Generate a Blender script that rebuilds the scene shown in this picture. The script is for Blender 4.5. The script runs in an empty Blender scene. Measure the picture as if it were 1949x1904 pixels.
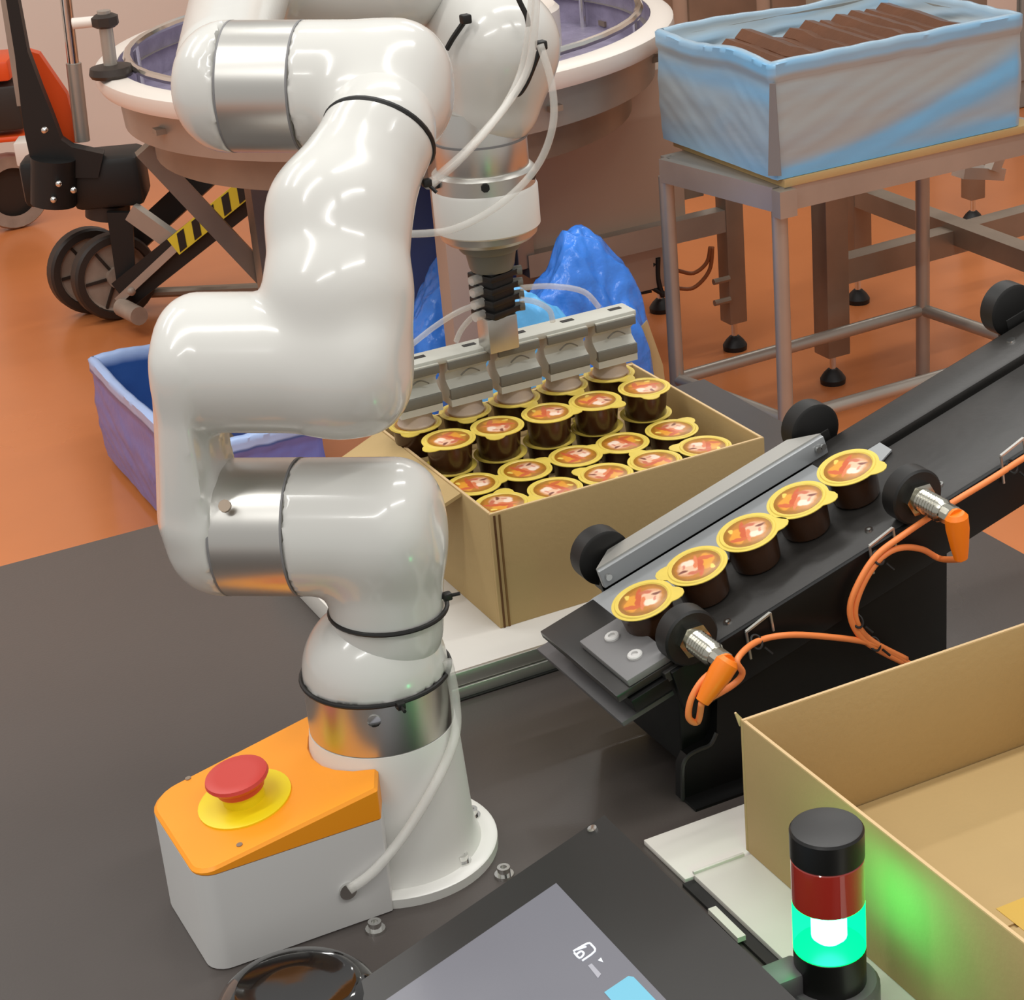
import bpy, bmesh, math, random
import numpy as np
from mathutils import Vector, Matrix, noise
random.seed(4); rng = np.random.default_rng(4)
SC = bpy.context.scene; COL = SC.collection
# ------------------------------------------------------------------ camera, world, lights, exposure
W, H, F = 1949, 1904, 3914.0
PITCH, ROLL, YAW, CZ = math.radians(24.12), math.radians(-5.257), math.radians(24.2), 1.825
A3 = lambda *a: np.array(a, float)
fw = A3(math.sin(YAW)*math.cos(PITCH), math.cos(YAW)*math.cos(PITCH), -math.sin(PITCH))
_r = A3(math.cos(YAW), -math.sin(YAW), 0); _u = np.cross(_r, fw)
R2 = math.cos(ROLL)*_r + math.sin(ROLL)*_u; U2 = -math.sin(ROLL)*_r + math.cos(ROLL)*_u
CAM = A3(0, 0, CZ)
cd = bpy.data.cameras.new('camera'); co = bpy.data.objects.new('camera', cd); COL.objects.link(co)
cd.sensor_fit = 'HORIZONTAL'; cd.sensor_width = 36; cd.lens = 36*F/W; cd.clip_start = .05; cd.clip_end = 60
co.matrix_world = Matrix([[R2[0], U2[0], -fw[0], 0], [R2[1], U2[1], -fw[1], 0], [R2[2], U2[2], -fw[2], CZ], [0, 0, 0, 1]])
SC.camera = co
SC.view_settings.view_transform = 'Standard'; SC.view_settings.look = 'None'
SC.view_settings.gamma = 1; SC.view_settings.use_curve_mapping = False; SC.view_settings.exposure = -0.3
wd = bpy.data.worlds.new('world'); SC.world = wd; wd.use_nodes = True
wd.node_tree.nodes['Background'].inputs[0].default_value = (1, .98, .945, 1)
wd.node_tree.nodes['Background'].inputs[1].default_value = .62
def area(name, loc, sx, sy, power, color=(1, .985, .95), rot=(0, 0, 0)):
    l = bpy.data.lights.new(name, 'AREA'); l.shape = 'RECTANGLE'; l.size = sx; l.size_y = sy; l.energy = power; l.color = color
    o = bpy.data.objects.new(name, l); COL.objects.link(o); o.location = loc; o.rotation_euler = rot; return o
# rows of fluorescent ceiling battens, 4.2 m up
for i, (x, y) in enumerate([(-1.5, -.6), (1.6, -.6), (-1.5, 1.6), (1.8, 1.6), (-1.0, 3.6), (2.2, 3.6), (-1.4, 5.8), (5.0, 6.6)]):
    area('ceiling_batten', (x, y, 4.2), 2.4, .16, 46)

# ------------------------------------------------------------------ pixel -> world helpers (points on real planes)
def ray(px, py): return fw + R2*(px-W/2)/F - U2*(py-H/2)/F
def at(px, py, z=.75):
    d = ray(px, py); return CAM + d*(z-CZ)/d[2]
NH = A3(fw[0], fw[1], 0)
def up(px, py, xy):                        # point on the camera-facing upright plane through xy
    d = ray(px, py); n = NH; return CAM + d*(n @ (A3(xy[0], xy[1], 0)-CAM))/(n @ d)
def aty(px, py, y):
    d = ray(px, py); return CAM + d*(y-CAM[1])/d[1]
def mpp(p): return ((np.asarray(p)-CAM) @ fw)/F
# ------------------------------------------------------------------ materials
def lin(c):
    o = []
    for v in c:
        v /= 255; o.append(v/12.92 if v <= .04045 else ((v+.055)/1.055)**2.4)
    return (*o, 1)
def mat(name, col, rough=.5, metal=0, var=0, vscale=8, bump=0, bscale=60, coat=0, trans=0, emit=None, estr=0, alpha=1, spec=.5, stretch=None, rvar=0):
    m = bpy.data.materials.new(name); m.use_nodes = True; nt = m.node_tree; b = nt.nodes['Principled BSDF']
    c = lin(col); b.inputs['Base Color'].default_value = c; b.inputs['Roughness'].default_value = rough; b.inputs['Metallic'].default_value = metal
    b.inputs['Coat Weight'].default_value = coat; b.inputs['Coat Roughness'].default_value = .05
    b.inputs['Transmission Weight'].default_value = trans; b.inputs['Alpha'].default_value = alpha; b.inputs['Specular IOR Level'].default_value = spec
    if emit: b.inputs['Emission Color'].default_value = lin(emit); b.inputs['Emission Strength'].default_value = estr
    if var or bump or rvar:
        tc = nt.nodes.new('ShaderNodeTexCoord'); src = tc.outputs['Object']
        if stretch:
            mp = nt.nodes.new('ShaderNodeMapping'); mp.inputs['Scale'].default_value = stretch; nt.links.new(src, mp.inputs[0]); src = mp.outputs[0]
    if var or rvar:
        n = nt.nodes.new('ShaderNodeTexNoise'); n.inputs['Scale'].default_value = vscale; n.inputs['Detail'].default_value = 5; nt.links.new(src, n.inputs['Vector'])
        if var:
            r = nt.nodes.new('ShaderNodeValToRGB'); r.color_ramp.elements[0].position = .3; r.color_ramp.elements[1].position = .7
            r.color_ramp.elements[0].color = tuple(max(0, x*(1-var)) for x in c[:3])+(1,); r.color_ramp.elements[1].color = tuple(min(1, x*(1+var)) for x in c[:3])+(1,)
            nt.links.new(n.outputs['Fac'], r.inputs[0]); nt.links.new(r.outputs[0], b.inputs['Base Color'])
        if rvar:
            q = nt.nodes.new('ShaderNodeMapRange'); q.inputs[1].default_value = .3; q.inputs[2].default_value = .7
            q.inputs[3].default_value = max(.02, rough-rvar); q.inputs[4].default_value = rough+rvar
            nt.links.new(n.outputs['Fac'], q.inputs[0]); nt.links.new(q.outputs[0], b.inputs['Roughness'])
    if bump:
        n2 = nt.nodes.new('ShaderNodeTexNoise'); n2.inputs['Scale'].default_value = bscale; n2.inputs['Detail'].default_value = 4; nt.links.new(src, n2.inputs['Vector'])
        bp = nt.nodes.new('ShaderNodeBump'); bp.inputs['Strength'].default_value = bump; bp.inputs['Distance'].default_value = .01
        nt.links.new(n2.outputs['Fac'], bp.inputs['Height']); nt.links.new(bp.outputs[0], b.inputs['Normal'])
    return m
M = dict(
 shell=mat('white_enamel', (212, 211, 206), .18, coat=.25),
 ring=mat('brushed_aluminium', (212, 210, 205), .32, 1),
 basewhite=mat('white_cast', (226, 225, 220), .3),
 rubber=mat('black_rubber', (18, 17, 16), .5),
 black=mat('black_plastic', (20, 19, 19), .35),
 gloss=mat('glossy_black', (14, 13, 14), .06, coat=1),
 housing=mat('light_grey_plastic', (214, 213, 211), .4),
 orange=mat('orange_plastic', (250, 156, 26), .4),
 yellow=mat('yellow_plastic', (240, 214, 20), .4),
 red=mat('red_plastic', (206, 66, 58), .4),
 steel=mat('stainless_steel', (172, 164, 154), .38, .55, var=.12, vscale=5),
 dsteel=mat('dull_steel', (150, 134, 118), .42, .45, var=.15, vscale=6),
 chrome=mat('chrome', (225, 225, 222), .12, 1),
 alu=mat('aluminium_profile', (198, 196, 190), .35, .8),
 table=mat('dark_table_laminate', (73, 67, 64), .3, var=.08, vscale=3, bump=.02, bscale=300, rvar=.04, spec=.5),
 floor=mat('orange_resin_floor', (206, 124, 72), .24, var=.1, vscale=1.3, bump=.04, bscale=9, rvar=.06),
 card=mat('cardboard', (186, 158, 108), .75, var=.04, vscale=5, bump=.05, bscale=160),
 cardedge=mat('cardboard_edge', (214, 184, 138), .8),
 tape=mat('packing_tape', (206, 168, 70), .3),
 plate=mat('white_plate', (214, 210, 203), .4, var=.03, vscale=4),
 wall=mat('pale_wall', (228, 214, 202), .7, var=.04, vscale=.8),
 rim=mat('white_rim', (232, 222, 212), .35),
 lilac=mat('lilac_liner', (148, 140, 164), .45, bump=.5, bscale=30, var=.15, vscale=20),
 truck=mat('orange_truck_paint', (232, 84, 30), .4),
 greyplastic=mat('gripper_grey', (196, 196, 186), .5),
 darkgrip=mat('gripper_grey_dark', (112, 111, 103), .5),
 chute=mat('silver_chute', (160, 163, 165), .35, .15),
 belt=mat('black_belt', (42, 40, 38), .42, var=.25, vscale=12, bump=.05, bscale=90),
 panelblack=mat('black_panel', (9, 9, 9), .45, spec=.3),
 endgrey=mat('dark_grey_plate', (92, 90, 92), .4),
 cable=mat('orange_cable', (246, 140, 74), .45),
 conn=mat('orange_connector', (250, 128, 14), .4),
 nickel=mat('nickel', (190, 188, 176), .18, 1),
 choc=mat('brown_chocolate', (98, 58, 32), .38, bump=.2, bscale=40, var=.15, vscale=10),
 cup=mat('chocolate_cup', (66, 40, 22), .24, spec=.6),
 lid=mat('yellow_foil_lid', (228, 202, 92), .35, var=.05, vscale=40),
 cupx=mat('suction_foam', (196, 178, 164), .7),
 bluebag=mat('blue_film', (62, 128, 226), .2, bump=.9, bscale=14, var=.35, vscale=6),
 lightbag=mat('light_blue_film', (92, 174, 232), .3, bump=.4, bscale=14, var=.15, vscale=6),
 bluelin=mat('violet_blue_film', (122, 130, 196), .28, bump=.5, bscale=14, var=.2, vscale=5),
 darkblue=mat('dark_blue_drum', (24, 46, 110), .4),
 clear=mat('clear_hose', (236, 234, 228), .12, alpha=.36),
 bezel=mat('black_bezel', (44, 43, 42), .3),
 cyan=mat('cyan_button', (110, 180, 205), .3, emit=(110, 180, 205), estr=.12),
 icon=mat('white_icon', (225, 230, 238), .3, emit=(225, 230, 238), estr=.45),
 screen=mat('lcd_screen', (96, 96, 102), .2, emit=(110, 110, 118), estr=.7),
 redlens=mat('red_lens', (172, 46, 36), .1, coat=1),
 greencore=mat('lit_green_core', (200, 255, 230), .2),
 tyre=mat('dark_tyre', (48, 38, 32), .5),
 hub=mat('grey_hub', (158, 140, 126), .45, var=.15, vscale=20),
 hazy=mat('hazard_yellow', (226, 204, 52), .5),
 seam=mat('grey_seam', (124, 123, 124), .5),
 maroon=mat('brown_grey_panel', (186, 160, 140), .5),
)
# printed lid picture: a plain abstract swirl of gold, orange and cream
def lid_print():
    m = mat('printed_lid', (150, 92, 30), .3); nt = m.node_tree; b = nt.nodes['Principled BSDF']
    tc = nt.nodes.new('ShaderNodeTexCoord'); L = nt.links.new
    ns = nt.nodes.new('ShaderNodeTexNoise'); ns.inputs['Scale'].default_value = 90; L(tc.outputs['Object'], ns.inputs['Vector'])
    mx = nt.nodes.new('ShaderNodeVectorMath'); mx.operation = 'MULTIPLY_ADD'; L(ns.outputs['Color'], mx.inputs[0]); mx.inputs[1].default_value = (.008, .008, 0); L(tc.outputs['Object'], mx.inputs[2])
    cur = None
    def blob(cx, cy, rx, ry, col, soft=.25):
        nonlocal cur
        s = nt.nodes.new('ShaderNodeVectorMath'); s.operation = 'SUBTRACT'; L(mx.outputs[0], s.inputs[0]); s.inputs[1].default_value = (cx+.004, cy+.004, 0)
        q = nt.nodes.new('ShaderNodeVectorMath'); q.operation = 'MULTIPLY'; L(s.outputs[0], q.inputs[0]); q.inputs[1].default_value = (1/rx, 1/ry, 0)
        l = nt.nodes.new('ShaderNodeVectorMath'); l.operation = 'LENGTH'; L(q.outputs[0], l.inputs[0])
        r = nt.nodes.new('ShaderNodeMapRange'); L(l.outputs['Value'], r.inputs[0]); r.inputs[1].default_value = 1; r.inputs[2].default_value = 1-soft; r.inputs[3].default_value = 0; r.inputs[4].default_value = 1
        x = nt.nodes.new('ShaderNodeMix'); x.data_type = 'RGBA'; L(r.outputs[0], x.inputs[0]); x.inputs[7].default_value = lin(col)
        if cur is None: x.inputs[6].default_value = lin((160, 108, 30))
        else: L(cur, x.inputs[6])
        cur = x.outputs[2]
    blob(0, 0, .0215, .0215, (190, 124, 46), .15); blob(-.010, -.004, .008, .015, (230, 158, 56)); blob(.007, .001, .0115, .0145, (238, 192, 160))
    blob(-.004, .003, .0035, .019, (204, 96, 56)); blob(.001, -.006, .003, .013, (222, 128, 84)); blob(-.009, -.010, .010, .004, (208, 104, 60))
    blob(.008, -.006, .007, .006, (248, 222, 200)); blob(.013, .006, .0055, .0026, (128, 74, 62), .5); blob(.004, .011, .009, .0026, (200, 112, 84), .5); blob(.012, -.001, .002, .005, (214, 140, 118), .5); blob(-.016, .007, .003, .005, (236, 206, 96))
    L(cur, b.inputs['Base Color']); return m
M['print'] = lid_print()
def emis(name, col, strength, transp):
    m = bpy.data.materials.new(name); m.use_nodes = True; nt = m.node_tree; nt.nodes.clear(); out = nt.nodes.new('ShaderNodeOutputMaterial')
    e = nt.nodes.new('ShaderNodeEmission'); e.inputs[0].default_value = (*col, 1); e.inputs[1].default_value = strength; sh = e.outputs[0]
    if transp:
        t = nt.nodes.new('ShaderNodeBsdfTransparent'); t.inputs[0].default_value = (.5, 1, .8, 1); x = nt.nodes.new('ShaderNodeMixShader'); x.inputs[0].default_value = transp
        nt.links.new(sh, x.inputs[1]); nt.links.new(t.outputs[0], x.inputs[2]); sh = x.outputs[0]
    nt.links.new(sh, out.inputs[0]); return m
M['greenlens'] = emis('lit_green_lens', (0, 1, .11), 7, .3); M['greencore'] = emis('lit_green_core', (.12, 1, .5), 70, 0)

# ------------------------------------------------------------------ object helpers
class G:                                    # collects shapes for ONE mesh object
    def __init__(s): s.bm = bmesh.new()
    def box(s, c, d, rot=None, bev=0):
        bm = bmesh.new(); bmesh.ops.create_cube(bm, size=1)
        for v in bm.verts: v.co = Vector((v.co[0]*d[0], v.co[1]*d[1], v.co[2]*d[2]))
        if bev: bmesh.ops.bevel(bm, geom=list(bm.edges), offset=bev, segments=2, affect='EDGES', profile=.5)
        m = Matrix.Translation(Vector(c)) @ (rot.to_4x4() if rot is not None else Matrix())
        bm.transform(m); s._add(bm); return s
    def bb(s, lo, hi, bev=0): return s.box([(a+b)/2 for a, b in zip(lo, hi)], [b-a for a, b in zip(lo, hi)], None, bev)
    def _add(s, bm):
        me = bpy.data.meshes.new('t'); bm.to_mesh(me); s.bm.from_mesh(me); bpy.data.meshes.remove(me); bm.free()
    def pydata(s, vs, fs):
        v = [s.bm.verts.new(Vector(p)) for p in vs]
        for f in fs:
            try: s.bm.faces.new([v[i] for i in f])
            except ValueError: pass
        return s
    def loops(s, rings, cap=True, close=True):  # rings of equal length joined by quads
        n = len(rings[0]); vs = [p for r in rings for p in r]; fs = []
        for i in range(len(rings)-1):
            for j in range(n if close else n-1):
                k = (j+1) % n; fs.append((i*n+j, i*n+k, (i+1)*n+k, (i+1)*n+j))
        if cap: fs.append(tuple(range(n))[::-1]); fs.append(tuple((len(rings)-1)*n+j for j in range(n)))
        return s.pydata(vs, fs)
    def lathe(s, prof, c, ax=(0, 0, 1), seg=32, cap=True):  # prof = (radius, height)
        ax = Vector(ax).normalized(); q = Vector((0, 0, 1)).rotation_difference(ax).to_matrix(); c = Vector(c)
        return s.loops([[c+q @ Vector((r*math.cos(2*math.pi*j/seg), r*math.sin(2*math.pi*j/seg), h)) for j in range(seg)] for r, h in prof], cap)
    def cyl(s, p0, p1, r0, r1=None, seg=20):
        p0, p1 = Vector(p0), Vector(p1); d = p1-p0
        return s.lathe([(r0, 0), (r0 if r1 is None else r1, d.length)], p0, d, seg)
    def tube(s, pts, r, seg=10, closed=False, smooth=6):
        P = [Vector(p) for p in pts]
        if smooth and len(P) > 2:
            out = []; n = len(P)
            for i in range(n if closed else n-1):
                g = lambda k: P[k % n] if closed else P[min(max(k, 0), n-1)]
                a, b, c, d = g(i-1), g(i), g(i+1), g(i+2)
                for t in np.linspace(0, 1, smooth, endpoint=False):
                    out.append(.5*((2*b)+(c-a)*t+(2*a-5*b+4*c-d)*t*t+(3*b-a-3*c+d)*t**3))
            if not closed: out.append(P[-1])
            P = out
        n = len(P); rings = []; u = None
        for i in range(n):
            t = (P[(i+1) % n]-P[i-1]) if closed else (P[min(i+1, n-1)]-P[max(i-1, 0)]); t.normalize()
            if u is None: u = t.orthogonal().normalized()
            u = (u-t*u.dot(t)).normalized(); v = t.cross(u)
            rings.append([P[i]+(u*math.cos(2*math.pi*j/seg)+v*math.sin(2*math.pi*j/seg))*r for j in range(seg)])
        if closed: rings.append(rings[0])
        return s.loops(rings, not closed)
    def prism(s, pts, vec):                   # planar polygon extruded by vec
        n = len(pts); a = [Vector(p) for p in pts]; b = [p+Vector(vec) for p in a]
        fs = [tuple(range(n))[::-1], tuple(range(n, 2*n))]+[(i, (i+1) % n, n+(i+1) % n, n+i) for i in range(n)]
        return s.pydata(a+b, fs)
    def bar(s, p0, p1, w, h, upv=(0, 0, 1)):  # rectangular bar from p0 to p1
        p0, p1 = Vector(p0), Vector(p1); d = (p1-p0).normalized(); sd = d.cross(Vector(upv))
        if sd.length < 1e-4: sd = Vector((1, 0, 0))
        sd.normalize(); u = sd.cross(d)
        q = [(-w/2, -h/2), (w/2, -h/2), (w/2, h/2), (-w/2, h/2)]
        return s.loops([[p+sd*x+u*y for x, y in q] for p in (p0, p1)])
    def ball(s, c, r, sc=(1, 1, 1), u=20, v=12):
        bm = bmesh.new(); bmesh.ops.create_uvsphere(bm, u_segments=u, v_segments=v, radius=r)
        bm.transform(Matrix.Translation(Vector(c)) @ Matrix.Diagonal((*sc, 1))); s._add(bm); return s
    def go(s, name, m, parent=None, angle=35, **kw):
        bmesh.ops.remove_doubles(s.bm, verts=s.bm.verts, dist=1e-6)
        bmesh.ops.recalc_face_normals(s.bm, faces=s.bm.faces)
        me = bpy.data.meshes.new(name); s.bm.to_mesh(me); s.bm.free(); return mk(name, me, m, parent, angle, **kw)
def mk(name, me, m, parent=None, angle=35, **kw):
    me.polygons.foreach_set('use_smooth', [True]*len(me.polygons))
    if angle < 179: me.set_sharp_from_angle(angle=math.radians(angle))
    me.materials.append(M[m] if isinstance(m, str) else m)
    o = bpy.data.objects.new(name, me); COL.objects.link(o)
    if parent is not None:
        root = parent
        loc = Vector((0, 0, 0))
        while root is not None: loc += root.location; root = root.parent
        me.transform(Matrix.Translation(-loc)); o.parent = parent
    else:
        c = Vector(np.mean([v.co[:] for v in me.vertices], axis=0)); c.z = min(v.co.z for v in me.vertices)
        me.transform(Matrix.Translation(-c)); o.location = c
    tag(o, **kw); return o
def tag(o, label=None, cat=None, group=None, kind=None):
    for k, v in (('label', label), ('category', cat), ('group', group), ('kind', kind)):
        if v: o[k] = v
    return o
def thing(name, loc, label, cat, group=None):
    o = bpy.data.objects.new(name, None); o.empty_display_size = .05; COL.objects.link(o); o.location = Vector(loc); return tag(o, label, cat, group)
def copytree(o, parent=None):
    c = o.copy(); COL.objects.link(c)
    if parent is not None: c.parent = parent
    for ch in list(o.children): copytree(ch, c)
    return c
# signed-distance shells -> mesh by surface nets (smoothly blended castings)
def rcone(p, a, b, r1, r2):
    ba = b-a; l2 = ba @ ba; pa = p-a
    if l2 < 1e-10: return np.sqrt((pa**2).sum(-1))-r1
    rr = r1-r2; a2 = l2-rr*rr; il = 1/l2; y = pa @ ba; z = y-l2; t = pa*l2-y[..., None]*ba; x2 = (t*t).sum(-1)
    y2 = y*y*l2; z2 = z*z*l2; k = np.sign(rr)*rr*rr*x2
    return np.where(np.sign(z)*a2*z2 > k, np.sqrt(x2+z2)*il-r2, np.where(np.sign(y)*a2*y2 < k, np.sqrt(x2+y2)*il-r1, (np.sqrt(np.maximum(x2*a2*il, 0))+y*rr)*il-r1))
def rcyl(p, a, b, R, rr):
    ba = b-a; L = np.sqrt(ba @ ba); ax = ba/L; pa = p-(a+b)/2; h = pa @ ax; rad = np.sqrt(np.maximum((pa*pa).sum(-1)-h*h, 0))
    u = rad-R+rr; v = np.abs(h)-L/2+rr
    return np.sqrt(np.maximum(u, 0)**2+np.maximum(v, 0)**2)+np.minimum(np.maximum(u, v), 0)-rr
def sdf_shell(chains, vox=.006, k=.012, cuts=()):
    segs = []
    for ch in chains:
        cut = None
        if isinstance(ch, tuple): ch, cut = ch
        for u, v in zip(ch, ch[1:]): segs.append((u, v, cut))
        if len(ch[0]) == 3: segs[-1] = (ch[0][:2], ch[1][:2], (ch[0][2], cut))
    pts = np.array([p for s_ in segs for p, _ in s_[:2]]); rm = max(r for s_ in segs for _, r in s_[:2])
    lo = pts.min(0)-rm-2*vox; hi = pts.max(0)+rm+2*vox
    def f(p):
        d = None
        for (a, ra), (b, rb), cut in segs:
            if cut is not None and isinstance(cut[0], float): e = rcyl(p, A3(*a), A3(*b), ra, cut[0]); cut = cut[1]
            else: e = rcone(p, A3(*a), A3(*b), ra, rb)
            if cut is not None: e = np.maximum(e, (p-cut[0]) @ cut[1])
            if d is None: d = e
            else:
                h = np.clip(.5+.5*(e-d)/k, 0, 1); d = e*(1-h)+d*h-k*h*(1-h)
        for c, n in cuts: d = np.maximum(d, (p-c) @ n)
        return d
    n = np.ceil((hi-lo)/vox).astype(int)+1
    g = np.stack(np.meshgrid(*[lo[i]+vox*np.arange(n[i]) for i in range(3)], indexing='ij'), -1); D = f(g); S = D < 0
    cs = [(i, j, l) for i in (0, 1) for j in (0, 1) for l in (0, 1)]
    sh = lambda arr, c: arr[c[0]:arr.shape[0]-1+c[0], c[1]:arr.shape[1]-1+c[1], c[2]:arr.shape[2]-1+c[2]]
    cnt = sum(sh(S, c).astype(int) for c in cs); act = (cnt > 0) & (cnt < 8)
    idx = -np.ones(act.shape, int); idx[act] = np.arange(act.sum())
    num = np.zeros(act.shape+(3,)); den = np.zeros(act.shape)
    for a in cs:
        for b in cs:
            if sum(abs(x-y) for x, y in zip(a, b)) == 1 and a < b:
                da, db = sh(D, a), sh(D, b); cr = (da < 0) != (db < 0); t = np.where(cr, da/np.where(cr, da-db, 1), 0)
                num += cr[..., None]*(A3(*a)+t[..., None]*(A3(*b)-A3(*a))); den += cr
    V = lo+vox*(np.argwhere(act)+(num[act]/den[act][:, None]))
    for _ in range(3):
        e = 1e-4; d0 = f(V); gr = np.stack([(f(V+e*np.eye(3)[i])-d0)/e for i in range(3)], -1)
        V = V-gr*np.clip(d0, -vox, vox)[:, None]/np.maximum((gr**2).sum(-1), .25)[:, None]
    Fc = []
    for ax in range(3):
        o1, o2 = [(1, 2), (2, 0), (0, 1)][ax]
        a = np.take(S, np.arange(S.shape[ax]-1), ax); b = np.take(S, np.arange(1, S.shape[ax]), ax); ed = np.argwhere(a != b)
        for q in ed:
            q = q.copy()
            if q[o1] == 0 or q[o2] == 0 or q[o1] >= act.shape[o1] or q[o2] >= act.shape[o2]: continue
            v = []
            for d1, d2 in ((0, 0), (-1, 0), (-1, -1), (0, -1)):
                c = q.copy(); c[o1] += d1; c[o2] += d2; v.append(idx[tuple(c)])
            if min(v) < 0: continue
            Fc.append(v if S[tuple(q)] else v[::-1])
    me = bpy.data.meshes.new('shell'); me.from_pydata([tuple(v) for v in V], [], [tuple(map(int, x)) for x in Fc]); me.update(); return me
def ring_tie(c, n, r, parent, knot=None, th=.0022):
    n = Vector(n).normalized(); u = n.orthogonal().normalized(); v = n.cross(u); c = Vector(c)
    g = G(); g.tube([c+(u*math.cos(t)+v*math.sin(t))*r for t in np.linspace(0, 2*math.pi, 40, endpoint=False)], th, 8, True, 0)
    if knot is not None: k = Vector(knot); g.box(k, (.008, .008, .007), None, .0015); g.cyl(k, k+(k-c).normalized()*.012, .0016)
    return g.go('cable_tie', 'rubber', parent)

# ================================================================== SETTING
G().bb((-4, -1.5, -.05), (7.5, 7.4, 0)).go('floor', 'floor', kind='structure')
G().bb((-4, 7.4, -.05), (7.5, 7.5, 3.2)).go('wall_back', 'wall', kind='structure')

G().bb((7.4, -1.5, 0), (7.5, 7.4, 3.2)).go('wall_right', 'wall', kind='structure')

# ================================================================== WORK TABLE
TT = .75
wt = thing('work_table', (.4, 1.6, 0), 'dark grey laminate work table carrying the white robot arm', 'table')
G().bb((-.75, .55, TT-.03), (1.40, 2.403, TT), .002).go('tabletop', 'table', wt)
for x in (-.7, 1.34):
    for y in (.6, 2.34): G().bb((x-.025, y-.025, 0), (x+.025, y+.025, TT-.03)).go('leg', 'dsteel', wt)
for q in ((715, 1772), (960, 1668)):
    p = at(*q); G().lathe([(.009, 0), (.009, .003), (.006, .003), (.006, .010), (.003, .010), (.003, .006)], p, seg=16).go('bolt', 'chrome', wt)

# ================================================================== ROBOT ARM
BX, BY = .543, 1.540
e_ = A3(.596, .803, 0); a_ = A3(.803, -.596, 0); B0 = A3(BX, BY, .75)
def Q(px, py, k=0):
    d = ray(px, py); return CAM + d*((k+e_ @ (B0-CAM))/(e_ @ d))
def N(px, py, r, k=0):
    p = Q(px, py, k); return (tuple(p), r*mpp(p))
def C_(x0, x1, y, r, rr, k=0):              # rounded barrel along the sideways axis
    a, b = Q(x0, y, k), Q(x1, y, k); m = mpp((a+b)/2); return [(tuple(a), r*m, rr*m), (tuple(b), r*m)]
arm = thing('robot_arm', (BX, BY, TT), 'glossy white jointed robot arm with silver rings bolted to the dark table', 'robot')
vh = A3(.36, .93, 0); vh /= np.linalg.norm(vh)
zf = lambda px, py, r: up(px, py, (BX-vh[0]*r, BY-vh[1]*r))[2]
r1 = .0655
zr0, zr1 = zf(735, 1440, r1), zf(715, 1346, r1)
G().lathe([(.094, TT), (.094, TT+.009), (.0925, TT+.010), (.079, TT+.010), (.0765, TT+.016), (.0735, TT+.03), (.069, zr0-.02), (.0665, zr0-.001)], (BX, BY, 0), seg=64).go('base_column', 'basewhite', arm)
for q in ((898, 1553), (880, 1640)):
    p = at(*q, TT+.01); G().lathe([(.0085, 0), (.0085, .0015), (.006, .0015), (.006, .008), (.003, .008), (.003, .004)], p, seg=16).go('base_bolt', 'chrome', arm)
for t in (2.3, 3.4):
    G().lathe([(.0085, 0), (.0085, .0015), (.006, .0015), (.006, .008)], (BX+.086*math.cos(t), BY+.086*math.sin(t), TT+.01), seg=16).go('base_bolt', 'chrome', arm)
G().lathe([(.066, zr0), (r1+.0005, zr0), (r1+.0005, zr1)], (BX, BY, 0), seg=64).go('joint_ring', 'ring', arm)
c1 = up(712, 1270, (BX, BY))
sh1 = sdf_shell([[((BX, BY, zr1-.05), .0665), ((BX, BY, c1[2]), .0655)]], .005, cuts=[((0, 0, zr1), A3(0, 0, -1))])
mk('shoulder_housing', sh1, 'shell', arm, 60)
tp = up(712, 1372, (BX-vh[0]*r1, BY-vh[1]*r1))
G().lathe([(.006, 0), (.006, .0015), (.004, .0018)], tp, -vh, 14).go('ring_plug', 'chrome', arm)
# shoulder elbow: sideways joint barrel turning down into the column
pA, pB = Q(548, 1003), Q(415, 1003)
ax1 = A3(*a_)
mk('shoulder_elbow', sdf_shell([C_(470, 837, 1003, 133, 88), [N(726, 1030, 118), N(738, 1190, 107)]], .005, .014, [(Q(574, 1003), -ax1)]), 'shell', arm, 60)
def ringcyl(p0, p1, r, name='joint_ring', m='ring'):
    G().lathe([(r*.97, -.001), (r, .0), (r, np.linalg.norm(p1-p0)), (r*.97, np.linalg.norm(p1-p0)+.001)], p0, p1-p0, 64).go(name, m, arm)
    for p in (p0, p1): ring = G().lathe([(r*1.004, -.0009), (r*1.004, .0009)], p, p1-p0, 64).go('ring_gap', 'seam', arm)
ringcyl(Q(438, 1003), Q(573, 1003), 132*mpp(Q(480, 1003)))
pp = Q(463, 905); pp = pp-e_*.055+A3(0, 0, -.004)
G().lathe([(.0055, -.002), (.0055, .0015), (.003, .0015)], pp, -e_+A3(0, 0, .8), 12).go('ring_plug', 'dsteel', arm)
# upper arm: C-shaped casting from shoulder to elbow and on up the bent forearm
w = 66
cl_ = (Q(437, 1003), ax1)
ch = [(C_(329, 600, 1003, 132, 100), cl_),
      C_(309, 770, 690, 135, 78),
      ([N(372, 985, w, -.03), N(362, 700, w, -.03)], cl_), ([N(372, 985, w, .012), N(362, 700, w, .012)], cl_), ([N(380, 985, w+8), N(366, 700, w+8)], cl_),
      [N(645, 700, 134), N(644, 560, 138, .02), N(644, 415, 134, .06), N(722, 258, 101, .125), N(735, 180, 106, .19)]]
mk('upper_arm_casting', sdf_shell(ch, .006, .012), 'shell', arm, 60)
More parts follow.
